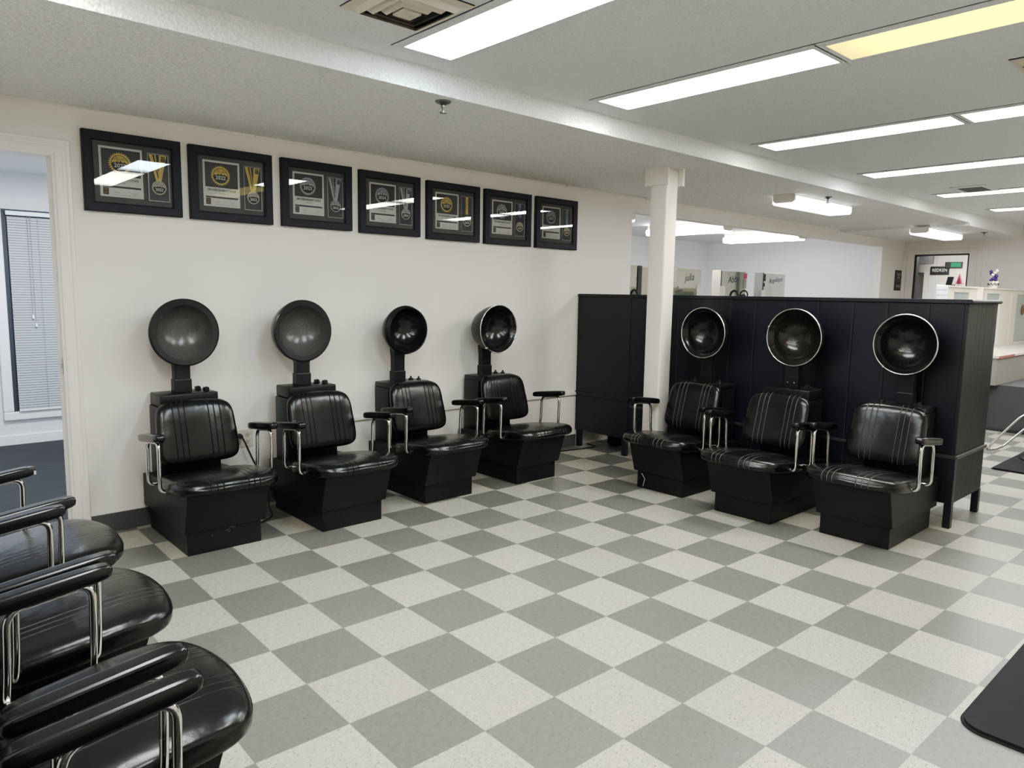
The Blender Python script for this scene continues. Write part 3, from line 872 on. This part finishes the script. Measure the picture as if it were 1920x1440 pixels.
# stacked hair tools standing in the far side of the cap
def hair_tool(name, x, y, label, kind):
    bm = BM()
    if kind == 'arch':
        P = [(0, -.055, .002), (0, -.035, .035), (0, -.012, .046), (0, .014, .03), (0, .022, .002)]
        tube(bm, fillet(P, .015, 4), [.007]+[.009]*(len(fillet(P, .015, 4))-2)+[.008], 8)
    else:
        P = [(0, .032*math.cos(a)-.0, .012+.032*math.sin(a)) for a in [math.radians(d) for d in range(-20, 215, 15)]]
        tube(bm, P, .006, 8); tube(bm, [(0, .030, .002), (0, .004, .012), (0, -.012, .002)], .007, 8)
    return tag(obj(name, bm, M_plas, loc=(x, y, 1.370)), label, 'hair tool', 'hair tools on top of the divider')
hair_tool('hair_tool', 4.16, -1.245, 'bent black hair tool handle on the divider top, left of the ring-shaped one', 'arch')
hair_tool('hair_tool', 4.16, -1.345, 'ring-shaped black hair tool handle on the divider top', 'ring')
hair_tool('hair_tool', 4.16, -.23, 'bent black hair tool handle on the divider top, beside the white post on its left', 'arch')

# cable and bin at the divider foot
bm = BM(); tube(bm, fillet([(2.93, -.03, .006), (3.2, -.10, .006), (3.43, -.128, .006), (3.593, -.165, .006), (3.76, -.19, .006), (3.80, -.13, .006), (3.80, -.05, .006)], .08), .005, 8)
tag(obj('extension_cable', bm, M_cord, smooth='all'), 'black cable lying on the floor at the foot of the divider', 'cable')
b = empty('waste_bin', 'small black bin on the floor seen under the divider', 'bin', (4.02, -.22, 0))
bm = BM(); lathe(bm, [(0, 0), (.07, 0), (.085, .02), (.10, .30), (.104, .30), (.104, .31), (.097, .31), (.082, .02), (0, .015)], 24); obj('body', bm, M_plas, b, smooth=True)

# ------------------------------------------------------------------ outlet, plug, cord
ot = empty('wall_outlet', 'almond four-socket outlet plate on the wall between the first two dryer chairs', 'outlet', (.643, 0, .437))
bm = BM(); box(bm, -.062, .062, -.006, 0, -.057, .057, .002); obj('plate', bm, M_outlet, ot)
for x in (-.026, .026):
    for z in (-.022, .022):
        bm = BM(); lathe(bm, [(0, .0), (.016, 0), (.0165, .002), (0, .003)], 18, at(x, -.006, z) @ Matrix.Rotation(PI/2, 4, 'X'))
        for f in bm.faces: f.material_index = 0
        for dx in (-.006, .006): box(bm, x+dx-.001, x+dx+.001, -.0098, -.008, z-.001, z+.008, mi=1)
        box(bm, x-.002, x+.002, -.0098, -.008, z-.01, z-.006, mi=1)
        obj('receptacle', bm, [M_outletface, M_ink], ot)
cd = empty('power_cord', 'black power cord plugged into the four-socket outlet, trailing to the floor', 'cord', (0, 0, 0))
bm = BM(); lathe(bm, [(0, 0), (.014, 0), (.014, .02), (.008, .035), (.006, .045)], 14, at(.619, -.0085, .459) @ Matrix.Rotation(PI/2, 4, 'X')); obj('plug', bm, M_cord, cd, smooth=True)
bm = BM()
tube(bm, fillet([(.619, -.048, .459), (.630, -.055, .43), (.685, -.05, .30), (.765, -.05, .12), (.775, -.06, .04), (.74, -.13, .008), (.712, -.25, .008), (.675, -.33, .008), (.60, -.39, .008), (.50, -.42, .008)], .05, 6), .005, 8)
obj('cable', bm, M_cord, cd, smooth='all')
for k, (x) in enumerate(()): pass

# ------------------------------------------------------------------ ceiling lights
def troffer(x, y0, lens, label, x0=None):
    t = empty('ceiling_light', label, 'ceiling light', (x, y0-.60, ZU), 0, 'recessed ceiling light panels')
    w, l = .125, .592
    bm = BM()
    for a, b, c, d in ((-w-.042, -w, -l-.03, l+.03), (w, w+.016, -l-.03, l+.03), (-w, w, -l-.03, -l), (-w, w, l, l+.03)):
        box(bm, a, b, c, d, -.006, 0, .001)
    obj('frame', bm, M_ceil, t)
    bm = BM(); box(bm, -w-.047, -w-.042, -l-.03, l+.03, -.0012, 0); obj('gap', bm, M_darkslot, t)
    bm = BM(); box(bm, -w, w, -l, l, -.004, -.001)
    obj('lens', bm, lens, t)
    return t
ROWX = (-.62, .835, 2.072, 3.70, 5.36, 7.05, 8.68)  # first row is added out of view to brighten the left wall
ord_ = ('added unseen', 'nearest', 'second', 'third', 'fourth', 'fifth', 'farthest')
LENS = [[M_lwhite, M_lwhite], [M_lblue, M_lwarm], [M_lwhite, M_lyel], [M_lwarm, M_lwarm], [M_lcool, M_lcool], [M_lwarm, M_lwhite], [M_lwhite, M_lwhite]]
special = {(1, 0): 'bluish lit ceiling panel beside the beige air vent', (2, 1): 'yellow lit ceiling panel', (2, 0): 'white lit ceiling panel joined end to end with the yellow one',
           (3, 0): 'long white lit ceiling panel behind the one joined to the yellow panel', (3, 1): 'lit ceiling panel cut by the right frame edge, just behind the yellow one',
           (4, 0): 'cool white lit ceiling panel in the third row behind the yellow one', (5, 0): 'lit ceiling panel beside the dark register', (6, 0): 'smallest lit ceiling panel, farthest away'}
for i, x in enumerate(ROWX):
    for j in range(2):
        y0 = -1.692 - j*1.236 - (0, .0, 0.012, .03, .05, .07, .1)[i]
        lm = LENS[i][j] if j < 2 else M_lwhite
        lab = special.get((i, j), 'lit ceiling panel in the %s row, %s from the soffit' % (ord_[i], ('first', 'second', 'third', 'fourth')[j]))
        troffer(x, y0, lm, lab)
# surface mounted wraparound fixtures
def wrap(name, x, y, z, L, W, Hh, axis_y, lens, label, grp):
    t = empty(name, label, 'ceiling light', (x, y, z), PI/2 if axis_y else 0, grp)
    bm = BM(); box(bm, -L/2+.02, L/2-.02, -W/2+.02, W/2-.02, -.03, .0545 if axis_y and L > 1 else 0); obj('housing', bm, M_white, t)
    bm = BM(); prism(bm, [(-W/2, -.018), (-W/2, -Hh*.8), (-W/2+.014, -Hh), (W/2-.014, -Hh), (W/2, -Hh*.8), (W/2, -.018)], 'x', -L/2+.012, L/2-.012)
    obj('lens', bm, lens, t)
    for s in (-1, 1):
        bm = BM(); prism(bm, [(-W/2+.012, 0), (-W/2+.012, -Hh*.6), (-W/2+.04, -Hh*.8), (W/2-.04, -Hh*.8), (W/2-.012, -Hh*.6), (W/2-.012, 0)], 'x', min(s*(L/2-.012), s*(L/2+.006)), max(s*(L/2-.012), s*(L/2+.006)), .002)
        obj('end_cap', bm, M_white, t)
wrap('ceiling_light', 5.78, -1.085, ZS, 1.16, .235, .09, False, M_lpink, 'surface ceiling light box on the low ceiling behind the white post', 'surface light boxes')
wrap('ceiling_light', 9.36, -1.015, ZS-.034, 1.24, .235, .085, False, M_lpink, 'surface ceiling light box near the far end door', 'surface light boxes')
wrap('ceiling_light', 7.30, 1.38, 2.275, 1.22, .24, .082, True, M_lfar, 'surface light box in the far room, just right of the white post', 'far room light boxes')
wrap('ceiling_light', 9.08, 1.27, 2.275, 1.22, .24, .082, True, M_lfar, 'surface light box in the far room, over the three mirrors', 'far room light boxes')
wrap('ceiling_light', 5.45, 1.5, 2.275, 1.22, .24, .082, True, M_lfar, 'surface light box in the far room, left of the white post', 'far room light boxes')
# vents
def diffuser(x0, x1, y0, y1, label):
    t = empty('air_vent', label, 'air vent', ((x0+x1)/2, (y0+y1)/2, ZU))
    w = (x1-x0)/2
    bm = BM(); box(bm, -w, w, -w, w, -.004, 0, .002); obj('back_plate', bm, M_darkslot, t)
    bm = BM()
    for r0, r1, z0, z1 in ((w, w*.80, -.006, -.012), (w*.80, w*.70, -.012, -.03), (w*.62, w*.5, -.014, -.032), (w*.42, w*.30, -.014, -.034)):
        for k in range(4):
            a0, a1 = PI/4 + k*PI/2, PI/4 + (k+1)*PI/2
            q = []
            for r, z in ((r0, z0), (r1, z1)):
                for a in (a0, a1): q.append(bm.verts.new((r*math.sqrt(2)*math.cos(a), r*math.sqrt(2)*math.sin(a), z)))
            bm.faces.new((q[0], q[1], q[3], q[2]))
    obj('louvre', bm, M_beige, t)
    bm = BM(); box(bm, -w*.22, w*.22, -w*.22, w*.22, -.036, -.02, .004); obj('centre_cone', bm, M_beige, t)
diffuser(.295, .65, -2.255, -1.90, 'square beige ceiling air vent beside the bluish light panel')
diffuser(2.675, 2.96, -3.70, -3.41, 'beige ceiling air vent at the right frame edge behind the yellow light panel')
t = empty('air_register', 'flat dark-slotted ceiling register beside a far light panel', 'air vent', (6.72, -2.16, ZU))
bm = BM(); box(bm, -.22, .22, -.15, .15, -.008, 0, .003); obj('frame', bm, M_ceil, t)
bm = BM(); box(bm, -.15, .15, -.10, .10, -.0095, -.008); obj('slot', bm, M_darkslot, t)
# sprinklers
for k, (x, y, z, lab) in enumerate(((1.104, -1.452, ZS, 'chrome fire sprinkler head on the low ceiling, nearest one'), (5.6, -1.30, ZS, 'fire sprinkler head beside the light box behind the post'), (9.9, -1.40, ZS-.034, 'small fire sprinkler head near the end door'))):
    t = empty('ceiling_sprinkler', lab, 'sprinkler', (x, y, z), 0, 'fire sprinklers')
    bm = BM(); lathe(bm, [(0, 0), (.04, 0), (.036, -.008), (.018, -.014), (.012, -.02), (0, -.02)], 24); obj('escutcheon', bm, M_spr, t, smooth=True)
    bm = BM(); lathe(bm, [(.009, -.015), (.010, -.028), (.006, -.034), (.006, -.05), (.018, -.052), (.018, -.056), (0, -.056)], 16); obj('head', bm, M_spr, t, smooth=True)

# ------------------------------------------------------------------ mats and styling chairs
def floor_mat_obj(name, x0, x1, y0, y1, r, label):
    bm = BM(); pts = []
    for cx, cy, a0 in ((x1-r, y1-r, 0), (x0+r, y1-r, 90), (x0+r, y0+r, 180), (x1-r, y0+r, 270)):
        for k in range(9):
            a = math.radians(a0 + k*90/8); pts.append((cx + r*math.cos(a), cy + r*math.sin(a)))
    prism(bm, pts, 'z', .0005, .014)
    top = [f for f in bm.faces if f.normal.z > .9 or all(abs(v.co.z-.014) < 1e-6 for v in f.verts)]
    es = list({e for f in top for e in f.edges})
    bmesh.ops.bevel(bm, geom=es, offset=.010, segments=2, affect='EDGES')
    return tag(obj(name, bm, M_rubber, smooth=True), label, 'mat')
floor_mat_obj('floor_mat', 1.432, 2.9, -4.9, -3.768, .085, 'black rubber floor mat at the bottom right corner')
floor_mat_obj('floor_mat', 5.70, 7.25, -3.9, -2.752, .04, 'black rubber floor mat beyond the divider end, under a chair base')
def styling_chair(label, loc, rz, base_r):
    t = empty('styling_chair', label, 'salon chair', loc, rz, 'styling chairs at the right edge')
    bm = BM(); lathe(bm, [(0, 0), (base_r, 0), (base_r, .012), (base_r*.93, .025), (.09, .05), (.075, .06), (0, .06)], 40); obj('base', bm, M_alu if base_r < .3 else principled('grey_base', (.05, .055, .058), .25, .6), t, smooth=True)
    bm = BM(); lathe(bm, [(.055, .05), (.055, .22), (.035, .225), (.035, .40), (0, .40)], 24); obj('pump', bm, M_alu, t, smooth=True)
    obj('seat', pillow(.52, .50, .055, .045, 5, 6, 18, lambda u, v, tt, a, b: (u, v, .47+tt)), M_pad, t, smooth='all')
    obj('backrest', pillow(.50, .45, .05, .035, 5, 5, 18, lambda u, v, tt, a, b: (u, .24+.06*b-tt, .76+v)), M_pad, t, smooth='all')
    for s in (-1, 1):
        a = obj('armrest', pillow(.06, .30, .025, .015, 4, 5, 12, lambda u, v, tt, a, b: (s*.29+u, v-.02, .68+tt)), M_pad, t, smooth='all')
        bm = BM(); tube(bm, fillet([(s*.2, -.10, .42), (s*.29, -.10, .43), (s*.29, -.10, .665), (s*.29, .1, .665), (s*.29, .1, .43), (s*.2, .1, .42)], .04), .01, 10); obj('arm_frame', bm, M_chrome, a, smooth='all')
    return t
SC1 = (5.05, -3.52)
sc = styling_chair('black styling chair at the right edge, its chrome footrest tubes poking into view', (*SC1, 0), math.radians(-118), .30)
bm = BM()
# footrest loop given in world points, brought into the chair's frame
W = [(5.05, -3.22, .52), (4.92, -3.13, .585), (4.86, -3.105, .56), (4.66, -2.995, .375), (4.62, -2.99, .345), (4.70, -3.02, .345), (4.78, -3.05, .365), (4.94, -3.145, .50), (5.08, -3.24, .50)]
Mi = (Matrix.Translation((*SC1, 0)) @ Matrix.Rotation(math.radians(-118), 4, 'Z')).inverted()
tube(bm, fillet([Mi @ Vector(p) for p in W], .03, 5), .008, 10)
obj('footrest', bm, principled('steel_tube', (.42, .41, .39), .2, metal=1.), sc, smooth='all')
styling_chair('black styling chair on the far mat, only its round base edge in view', (6.43, -3.12, .0135), math.radians(-60), .33)

# ------------------------------------------------------------------ far room mirrors
def station(x0, x1, side, label, writing, extras):
    Z1 = 1.722
    t = empty('station_mirror', label, 'mirror', (x0, 1.0, 0), 0, 'station mirrors in the far room')
    w = x1-x0
    bm = BM(); box(bm, 0, w, .004, .14, .0, Z1, .002); obj('panel', bm, side, t)
    bm = BM(); box(bm, .006, w-.012, -.004, .004, .95, Z1-.012); obj('glass', bm, M_mirror, t)
    bm = BM(); box(bm, -.004, .006, -.006, .006, .9, Z1); obj('edge_strip', bm, M_ink, t)
    bm = BM(); box(bm, 0, w, -.008, .004, Z1-.012, Z1, .001); obj('top_strip', bm, M_white, t)
    bm = BM()
    for s, size, px, pz, sh in writing:
        add_text(bm, s, size, at(px, -.0055, pz) @ FACE_Y @ Matrix.Rotation(math.radians(6), 4, 'Z'), shear=sh)
    obj('handwriting', bm, principled('marker_ink', (.10, .10, .13), .6), t)
    for nm, a, b, c, d, mt, lab in extras:
        e = empty(nm, lab, 'note' if 'note' in nm else 'picture', (x0+(a+b)/2, .995, (c+d)/2)) if False else None
        bm = BM(); box(bm, a, b, -.009, -.0065, c, d)
        tag(obj(nm, bm, mt, loc=(x0, 1.0, 0)), lab, 'note')
    return t
station(6.47, 7.10, M_beigep, 'station mirror in the far room seen just right of the white post', [('julia', .13, .36, 1.60, .3), ('BE', .045, .12, 1.47, 0), ('CAREFUL', .04, .14, 1.43, 0)],
        [('paper_note', -.01, .09, 1.54, 1.735, M_paper, 'white paper tag hung at the top left of the mirror beside the post'), ('paper_note', .53, .62, 1.36, 1.52, M_paper, 'white paper card at the lower right of the mirror beside the post')])
station(7.575, 8.208, M_beigep, 'station mirror with beige side and a pink note on its corner', [('Abby', .13, .30, 1.60, .3)],
        [('sticky_note', .575, .645, 1.62, 1.69, M_pink, 'pink sticky note on the mirror corner'), ('photo_note', .555, .635, 1.49, 1.61, M_greyp, 'small dark photo below the pink sticky note'), ('paper_note', -.04, .10, 1.36, 1.51, M_paper, 'white paper cup shape at the left edge of the pink-note mirror')])
station(8.681, 9.323, M_greyp, 'station mirror with dark grey side, farthest right of the mirrors', [('Angelique', .10, .35, 1.62, .3)],
        [('photo_note', .0, .05, 1.60, 1.70, M_ink, 'dark cutout stuck on the upper left of the grey-sided mirror'), ('photo_note', .0, .035, 1.52, 1.57, M_ink, 'small dark cutout below another on the grey-sided mirror'), ('paper_note', -.05, .07, 1.36, 1.47, M_paper, 'white paper at the left edge of the grey-sided mirror')])
station(5.14, 5.775, M_greyp, 'station mirror in the far room seen left of the white post', [('Kim', .1, .3, 1.6, .3)], [])
bm = BM(); box(bm, 5.79, 5.868, 1.0, 1.14, 0, 1.715, .003); tag(obj('dark_cabinet', bm, M_greylow), 'narrow dark cabinet beside the mirror left of the white post', 'cabinet')
bm = BM(); box(bm, 5.90, 6.3, 1.12, 1.14, 0, 1.71, .003); tag(obj('beige_board', bm, M_beigep), 'beige board behind the white post with a paper list', 'board')

# ------------------------------------------------------------------ end of the room
d2 = bpy.data.objects.new('door_2', None); COL.objects.link(d2); struct(d2)
bm = BM()
for y0, y1, z0, z1 in ((-.16, -.055, 0, 2.13), (-1.01, -.905, 0, 2.13), (-.905, -.16, 2.055, 2.13)):
    box(bm, XR-.018, XR, y0, y1, z0, z1, .004)
obj('casing', bm, principled('grey_casing', (.74, .70, .66), .5), d2)
bm = BM()
box(bm, XR-.005, XR+.1, -.19, -.16, 0, 2.06); box(bm, XR-.005, XR+.1, -.905, -.885, 0, 2.06); box(bm, XR-.005, XR+.1, -.885, -.19, 2.035, 2.06)
obj('jamb', bm, M_signblk, d2)
bm = BM(); box(bm, XR-.02, XR, -1.075, -1.06, 0, ZS-.034); box(bm, XR-.02, XR, -.06, -.05, 2.13, ZS-.034) if False else None
obj('cable_cover', bm, M_wallwarm, d2)
# things in the end room
sg = empty('shop_sign', 'black rectangular sign with white capital letters seen through the end door', 'sign', (13.99, .39, 1.915))
bm = BM(); box(bm, -.012, 0, -.16, .16, -.077, .077, .003); obj('board', bm, M_signblk, sg)
FACE_X = Matrix.Rotation(-PI/2, 4, 'Z') @ FACE_Y      # read from -x
bm = BM(); add_text(bm, 'REDKEN', .082, at(-.0135, 0, .005) @ FACE_X, xs=.82); obj('lettering', bm, M_paper, sg)
bm = BM(); box(bm, 13.955, 13.995, .02, .30, 1.96, 2.07, .003); box(bm, 13.95, 13.956, .04, .2, 1.975, 2.055, mi=1)
tag(obj('green_picture', bm, [M_signblk, M_green]), 'dark picture with bright green area behind the lettered sign', 'picture')
bm = BM(); box(bm, 13.5, 13.62, .38, .95, 2.02, 2.32, .003); struct(obj('beam_end_room', bm, M_greylow))
wrap('ceiling_tube_light', 13.3, .12, 2.32, .55, .1, .06, True, M_lwarm, 'warm tube light seen through the end door', None)
bm = BM(); box(bm, 13.6, 13.95, .64, 1.2, 0, 1.88, .004); tag(obj('tall_cabinet', bm, M_cord), 'tall dark cabinet inside the end doorway', 'cabinet')
# vertical plaque on the back wall
pl = empty('wall_plaque', 'tall narrow black plaque with white lettering on the wall left of the end door', 'sign', (10.93, -.0, 1.66))
bm = BM(); box(bm, -.115, .115, -.014, 0, -.155, .155, .003); obj('board', bm, M_signblk, pl)
bm = BM()
for s, z in (('THIS IS', .09), ('THE', .04), ('1', -.01), ('FLOOR', -.09)): add_text(bm, s, .055, at(0, -.0155, z) @ FACE_Y, xs=.9)
obj('lettering', bm, M_paper, pl)

# reception counter with window screen
rc = empty('reception_counter', 'low cream counter with red front edge and dark grey base, beyond the divider end', 'counter', (7.65, -1.6, 0))
bm = BM(); box(bm, .13, 3.4, -1.25, .0, 0, .49, .003); obj('base', bm, M_greylow, rc)
bm = BM(); box(bm, .0, 3.4, -.645, .0, .49, .775, .003); obj('skirt', bm, M_tan, rc)
bm = BM(); box(bm, -.01, 3.42, -.66, .03, .775, .80, .003); obj('worktop', bm, M_laminate, rc)
bm = BM(); box(bm, -.01, .55, -.667, -.66, .776, .799); obj('edge_strip', bm, M_red, rc)
bm = BM(); box(bm, .118, .13, -1.25, 0, 0, .03); obj('toe_strip', bm, M_ink, rc)
def screen(x0, x1, z1, label, pane_x):
    t = empty('window_screen', label, 'window screen', (x0, -1.72, .80), 0, 'cream framed window screens on the counter')
    w, h = x1-x0, z1-.80
    p0, p1 = pane_x
    bm = BM()
    for a, b, c, d in ((0, p0, 0, h), (p1, w, 0, h), (p0, p1, 0, .03), (p0, p1, h-.055, h)): box(bm, a, b, -.02, .03, c, d, .004)
    box(bm, -.02, w+.02, -.04, .05, h-.005, h+.014, .004)
    obj('frame', bm, M_cream, t)
    bm = BM(); box(bm, p0, p1, .0, .008, .03, h-.055); obj('pane', bm, M_pane, t)
    return t
screen(7.57, 8.61, 1.51, 'cream framed window screen on the counter under the pink tree', (.25, .76))
screen(8.95, 10.02, 1.51, 'cream framed window screen under the white flower pot', (.05, .62))
screen(10.06, 11.05, 1.51, 'cream framed window screen at the right frame edge', (.25, .94))
bm = BM(); box(bm, 8.65, 8.91, -1.72, -1.70, .80, 1.525, .003); tag(obj('filler_panel', bm, M_white), 'plain white panel between two window screens on the counter', 'panel')
t = empty('slatted_panel', 'pale blue-white slatted panel at the left end of the window screens', 'panel', (7.36, -1.76, .0))
bm = BM(); box(bm, -.16, .18, 0, .02, 0, 1.525, .003); obj('board', bm, M_whitecool, t)
bm = BM()
for k in range(12): box(bm, -.15, .17, -.006, 0, .90+.052*k, .90+.052*k+.04, .001)
obj('slat_face', bm, principled('slat_pale', (.70, .76, .84), .5), t)
# small things on the screens
t = empty('bottle_brush_tree', 'small pink bottle-brush tree on top of the window screen', 'ornament', (8.01, -1.72, 1.524))
bm = BM(); lathe(bm, [(0, 0), (.03, 0), (.03, .012), (.006, .016), (.005, .03), (0, .03)], 12); obj('stand', bm, M_white, t)
bm = BM()
for k in range(9):
    z = .022 + k*.0125; r = .055*(1-k/9.5)
    lathe(bm, [(0, z+.02), (r*.5, z+.008), (r, z), (0, z+.004)], 12)
obj('bristles', bm, M_pink, t)
t = empty('flower_pot', 'white pot with small purple and white flowers on top of the window screen', 'flower pot', (9.27, -1.72, 1.524))
bm = BM(); lathe(bm, [(0, 0), (.045, 0), (.055, .07), (.055, .08), (.046, .08), (.04, .01), (0, .01)], 16); obj('pot', bm, M_white, t)
bm = BM()
pp = [( .0565*math.cos(a), .0565*math.sin(a), .045+.012*math.sin(a*9)) for a in [2*PI*k/60 for k in range(61)]]
tube(bm, pp, .004, 5, False); obj('wavy_band', bm, M_ink, t)
bm = BM(); bm2 = BM()
for k in range(16):
    a = k*2.4; r = .012+.028*((k*37) % 10)/10; z = .085+.13*k/16
    tgt = bm if k % 3 else bm2
    bmesh.ops.create_icosphere(tgt, subdivisions=1, radius=.022, matrix=at(r*math.cos(a), r*math.sin(a), z))
obj('purple_flowers', bm, M_purple, t); obj('white_flowers', bm2, M_paper, t)
t = empty('card_holder', 'black angled card holder on top of the window screen left of the pink tree', 'card holder', (7.72, -1.72, 1.524))
bm = BM(); prism(bm, [(-.05, .0), (.07, 0), (.07, .012), (-.03, .012), (.02, .085), (.005, .095)], 'y', -.03, .03, .002); obj('stand', bm, M_plas, t)
bm = BM(); lathe(bm, [(0, 0), (.07, 0), (.07, .006), (.045, .008), (0, .008)], 24, at(10.70, -1.721, 1.25) @ Matrix.Rotation(PI/2, 4, 'X'))
tag(obj('round_plaque', bm, M_brown), 'small round brown badge on the rightmost window screen', 'badge')

# ------------------------------------------------------------------ extra light, world, camera
def area(name, loc, size, power, col, rot=(0,0,0), sy=None):
    l = bpy.data.lights.new(name, 'AREA'); l.energy = power; l.color = col; l.size = size
    if sy: l.shape = 'RECTANGLE'; l.size_y = sy
    o = bpy.data.objects.new(name, l); COL.objects.link(o); o.location = loc; o.rotation_euler = rot
    return o
area('small_room_fill', (.2, 1.5, 2.28), .6, 44, (.88, .94, 1.))  # unseen area light put in to light the small room
area('end_room_lamp', (12.6, -.3, 2.28), .6, 40, (1, .98, .95))
w = bpy.data.worlds.new('world'); SC.world = w; w.use_nodes = True
w.node_tree.nodes['Background'].inputs['Color'].default_value = (.8, .85, .9, 1)
w.node_tree.nodes['Background'].inputs['Strength'].default_value = .05

cam = bpy.data.cameras.new('camera'); co = bpy.data.objects.new('camera', cam); COL.objects.link(co)
R = [(0.7418214061349572, -0.6704091819957038, 0.01589119554363927), (-0.07110199413954628, -0.10219511642233574, -0.9922200686384071), (0.6668174471542678, 0.7349201908202527, -0.12347795469389933)]
M = Matrix(((R[0][0], -R[1][0], -R[2][0]), (R[0][1], -R[1][1], -R[2][1]), (R[0][2], -R[1][2], -R[2][2]))).to_4x4()
M.translation = Vector((-1.108232919490704, -4.423226649780218, 1.3609383162051543))
co.matrix_world = M
cam.sensor_fit = 'HORIZONTAL'; cam.sensor_width = 36; cam.lens = 1360.47*36/1920
cam.clip_start = .02
SC.camera = co
SC.view_settings.view_transform = 'Standard'
SC.view_settings.look = 'None'
SC.view_settings.exposure = 0.
SC.view_settings.use_curve_mapping = True
_cm = SC.view_settings.curve_mapping
_c = _cm.curves[3]
_c.points[0].location = (0, 0); _c.points[1].location = (1, 1)
for _p in ((.012, .0115), (.04, .055), (.10, .19), (.18, .335), (.27, .44), (.41, .565), (.53, .635), (.75, .80)): _c.points.new(*_p)
_cm.extend = 'EXTRAPOLATED'
_cm.update()
try:
    SC.cycles.denoising_prefilter = 'ACCURATE'; SC.cycles.denoising_quality = 'HIGH'
except Exception: pass
SC.cycles.max_bounces = 8
SC.cycles.diffuse_bounces = 5
SC.cycles.glossy_bounces = 4
SC.cycles.sample_clamp_indirect = 6
SC.cycles.caustics_reflective = False
